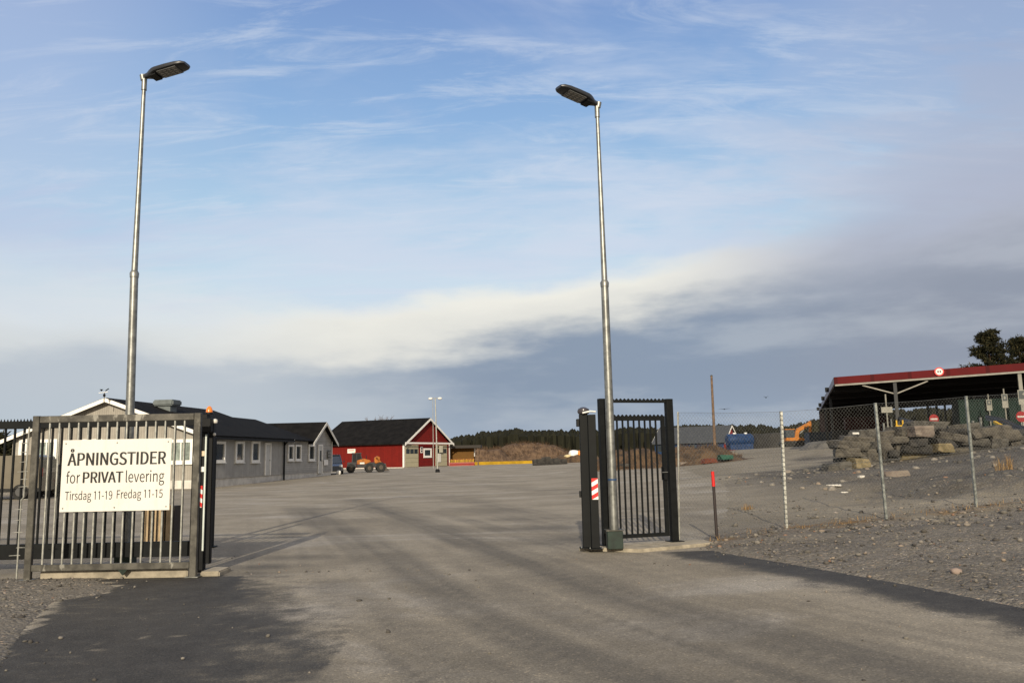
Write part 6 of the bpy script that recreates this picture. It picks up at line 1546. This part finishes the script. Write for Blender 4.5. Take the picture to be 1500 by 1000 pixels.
def pine(px, top, Y, wpx, label, seed):
    b = at(px, 650, Y); gz0 = gz(b.x, Y); H = at(px, top, Y).z - gz0; Wc = wpx * Y / FPX / 2
    t_ = thing('pine_tree', label, 'tree', (b.x, Y, gz0)); r = random.Random(seed)
    bark = mat('pine bark', (.07, .04, .025), .9, var=.3)
    MB().tube([(0, 0, 0), (.1, 0, H * .4), (-.05, 0, H * .75), (0, 0, H * .97)], [.26, .2, .11, .03], 10).build('trunk', bark, t_, smooth=True)
    P, R = [], []; lm = MB()
    for i in range(170):
        f_ = r.uniform(.22, 1.0); a = r.uniform(0, 6.28)
        wid = Wc * (1.12 - ((f_ - .22) / .78) ** 2.2) * r.uniform(.35, 1.08) + .25
        e = Vector((math.cos(a) * wid, math.sin(a) * wid, H * f_ + r.uniform(-.1, .35)))
        s0 = Vector((0, 0, H * f_ - wid * .25))
        if i % 3 == 0: lm.tube([tuple(s0), tuple(s0.lerp(e, .5) - Vector((0, 0, .08))), tuple(e)], [.06, .04, .015], 5)
        for q in (1.0, .72, .45):
            c = s0.lerp(e, q) + Vector((r.uniform(-.2, .2), r.uniform(-.2, .2), r.uniform(0, .25))); P.append(tuple(c)); R.append(r.uniform(.4, .9))
    lm.build('limbs', bark, t_)
    o = clumps('crown', P, R, pine_m, seed, 44, .27); o.parent = t_
    return t_
pine(1463, 486, 118, 80, 'big dark pine rising behind the right end of the shelter roof', 3)
pine(1508, 500, 122, 84, 'second dark pine at the right edge beside the big one', 4)
# bare tree behind the red garage
def bare_tree(px, top, base, Y, wpx, label, seed, n=7, name='bare_tree'):
    b = at(px, base, Y); g_ = gz(b.x, Y); H = at(px, top, Y).z - g_; Wc = wpx * Y / FPX / 2; r = random.Random(seed)
    t_ = thing(name, label, 'tree', (b.x, Y, g_)); bark = mat('grey twig bark', (.10, .075, .06), .9)
    MB().tube([(0, 0, 0), (.1, 0, H * .55)], [.22, .12], 8).build('trunk', bark, t_, smooth=True)
    mb = MB()
    def grow(p, d, L, rad, k):
        q = p + d * L; mb.tube([tuple(p), tuple(q)], [rad, rad * .6], 4, cap=False)
        if k == 0: return
        for _ in range(4 if k > 1 else 3):
            d2 = (d + Vector((r.uniform(-.75, .75), r.uniform(-.75, .75), r.uniform(-.1, .5)))).normalized(); grow(p.lerp(q, r.uniform(.5, 1)), d2, L * .62, rad * .6, k - 1)
    for i in range(n):
        a = r.uniform(0, 6.28); d = Vector((math.cos(a) * .7, math.sin(a) * .7, 1)).normalized()
        grow(Vector((.05, 0, H * r.uniform(.3, .6))), d, H * .24, .07, 3)
    mb.build('branches', bark, t_)
bare_tree(557, 602, 640, 145, 36, 'leafless tree whose twigs show above the ridge of the red garage', 9)
s_t = at(491, 640, 125)
t_ = thing('spruce_tree', 'small dark treetop in the gap between the office and the red garage', 'tree', (s_t.x, 125, gz(s_t.x, 125)))
hh = at(491, 628.5, 125).z - t_.location.z
MB().tube([(0, 0, 0), (0, 0, hh * .9)], [.14, .03], 8).build('trunk', wood, t_)
PP, RR = [], []
for i in range(60):
    f_ = random.Random(i).uniform(.2, 1); a = i * 2.4; wq = .9 * (1 - f_) + .12
    PP.append((math.cos(a) * wq, math.sin(a) * wq, hh * f_)); RR.append(.22)
o = clumps('crown', PP, RR, pine_m, 71, 18, .16); o.parent = t_
# dark tree mass left of the office
for i, (px, top, Y, wpx, lb) in enumerate([(-8, 648, 62, 60, 'dark bushy pine at the left edge behind the beige van'), ]):
    pine(px, top, Y, wpx, lb, 50 + i)
# far wood
fr_m = tone_mat('far wood needles', [(0, (.008, .0085, .005)), (.5, (.018, .018, .010)), (.8, (.032, .029, .015)), (1, (.060, .045, .026))])
r = np.random.default_rng(77); P, R = [], []
prof_x = [-500, 0, 640, 665, 700, 760, 820, 900, 960, 1010, 1060, 1100, 1130, 1170, 1200, 1250, 1300, 1400, 1500, 1700, 2000]
prof_y = [650, 652, 646, 641, 633, 628, 629, 627, 626, 622, 620, 621, 625, 619, 613, 603, 600, 596, 590, 588, 586]
V = []; T = []; trunks = MB()
for i in range(3200):
    px = r.uniform(600, 2000) if i % 5 else r.uniform(-450, 600); Y = r.choice([255, 275, 295, 320])  + r.uniform(-8, 8)
    top = np.interp(px, prof_x, prof_y) + (fbm(px * .035, 3., 5) - .5) * 9 + (fbm(px * .13, 7., 6) - .5) * 5 + r.gamma(1.3, 1.6) - 1.0 + (3 if Y < 265 else 0)
    tp = at(px, top, Y); g_ = float(hbase(tp.x, Y)); H = max(tp.z - g_, 3.0)
    wq = r.uniform(1.0, 2.1); n = 34
    f_ = r.uniform(.2, 1, n); a = r.uniform(0, 6.28, n); rad = wq * (1.05 - f_ ** 3.0) * r.uniform(.6, 1.05, n)
    c = np.stack([tp.x + np.cos(a) * rad, Y + np.sin(a) * rad, g_ + H * f_], -1); s = (r.uniform(.35, .8, n) * (1.15 - f_ * .6))[:, None]
    up = np.stack([np.cos(a) * .8, np.sin(a) * .8, r.uniform(-.5, .3, n)], -1) * s
    sd_ = np.stack([-np.sin(a), np.cos(a), 0 * a], -1) * s
    V.append(np.stack([c - sd_ * .6, c + sd_ * .6, c + up], 1).reshape(-1, 3)); T.append(np.repeat(np.clip(r.uniform(0, 1, n) * .8 + r.uniform(0, .25), 0, 1), 3))
    q = np.arange(7) * 6.2832 / 6 + r.uniform(0, 1); cw = wq * .95
    ring = np.stack([tp.x + np.cos(q) * cw, Y + np.sin(q) * cw, np.full(7, g_ + H * .02)], -1); ring2 = np.stack([tp.x + np.cos(q) * cw * .8, Y + np.sin(q) * cw * .8, np.full(7, g_ + H * .86)], -1)
    apex = np.array([[tp.x, Y, g_ + H * 1.0]] * 6)
    tri = np.concatenate([np.stack([ring[:-1], ring[1:], ring2[1:]], 1), np.stack([ring[:-1], ring2[1:], ring2[:-1]], 1), np.stack([ring2[:-1], ring2[1:], apex], 1)])
    V.append(tri.reshape(-1, 3)); T.append(np.repeat(r.uniform(0, .5, 18), 3))
V = np.concatenate(V); T = np.concatenate(T)
o = raw_mesh('far_wood', V, None, np.arange(len(V)).reshape(-1, 3), mat=fr_m, attrs={'tone': T}, smooth=False)
tag(o, 'far dark conifer wood closing the horizon behind the yard', 'wood', kind='stuff')
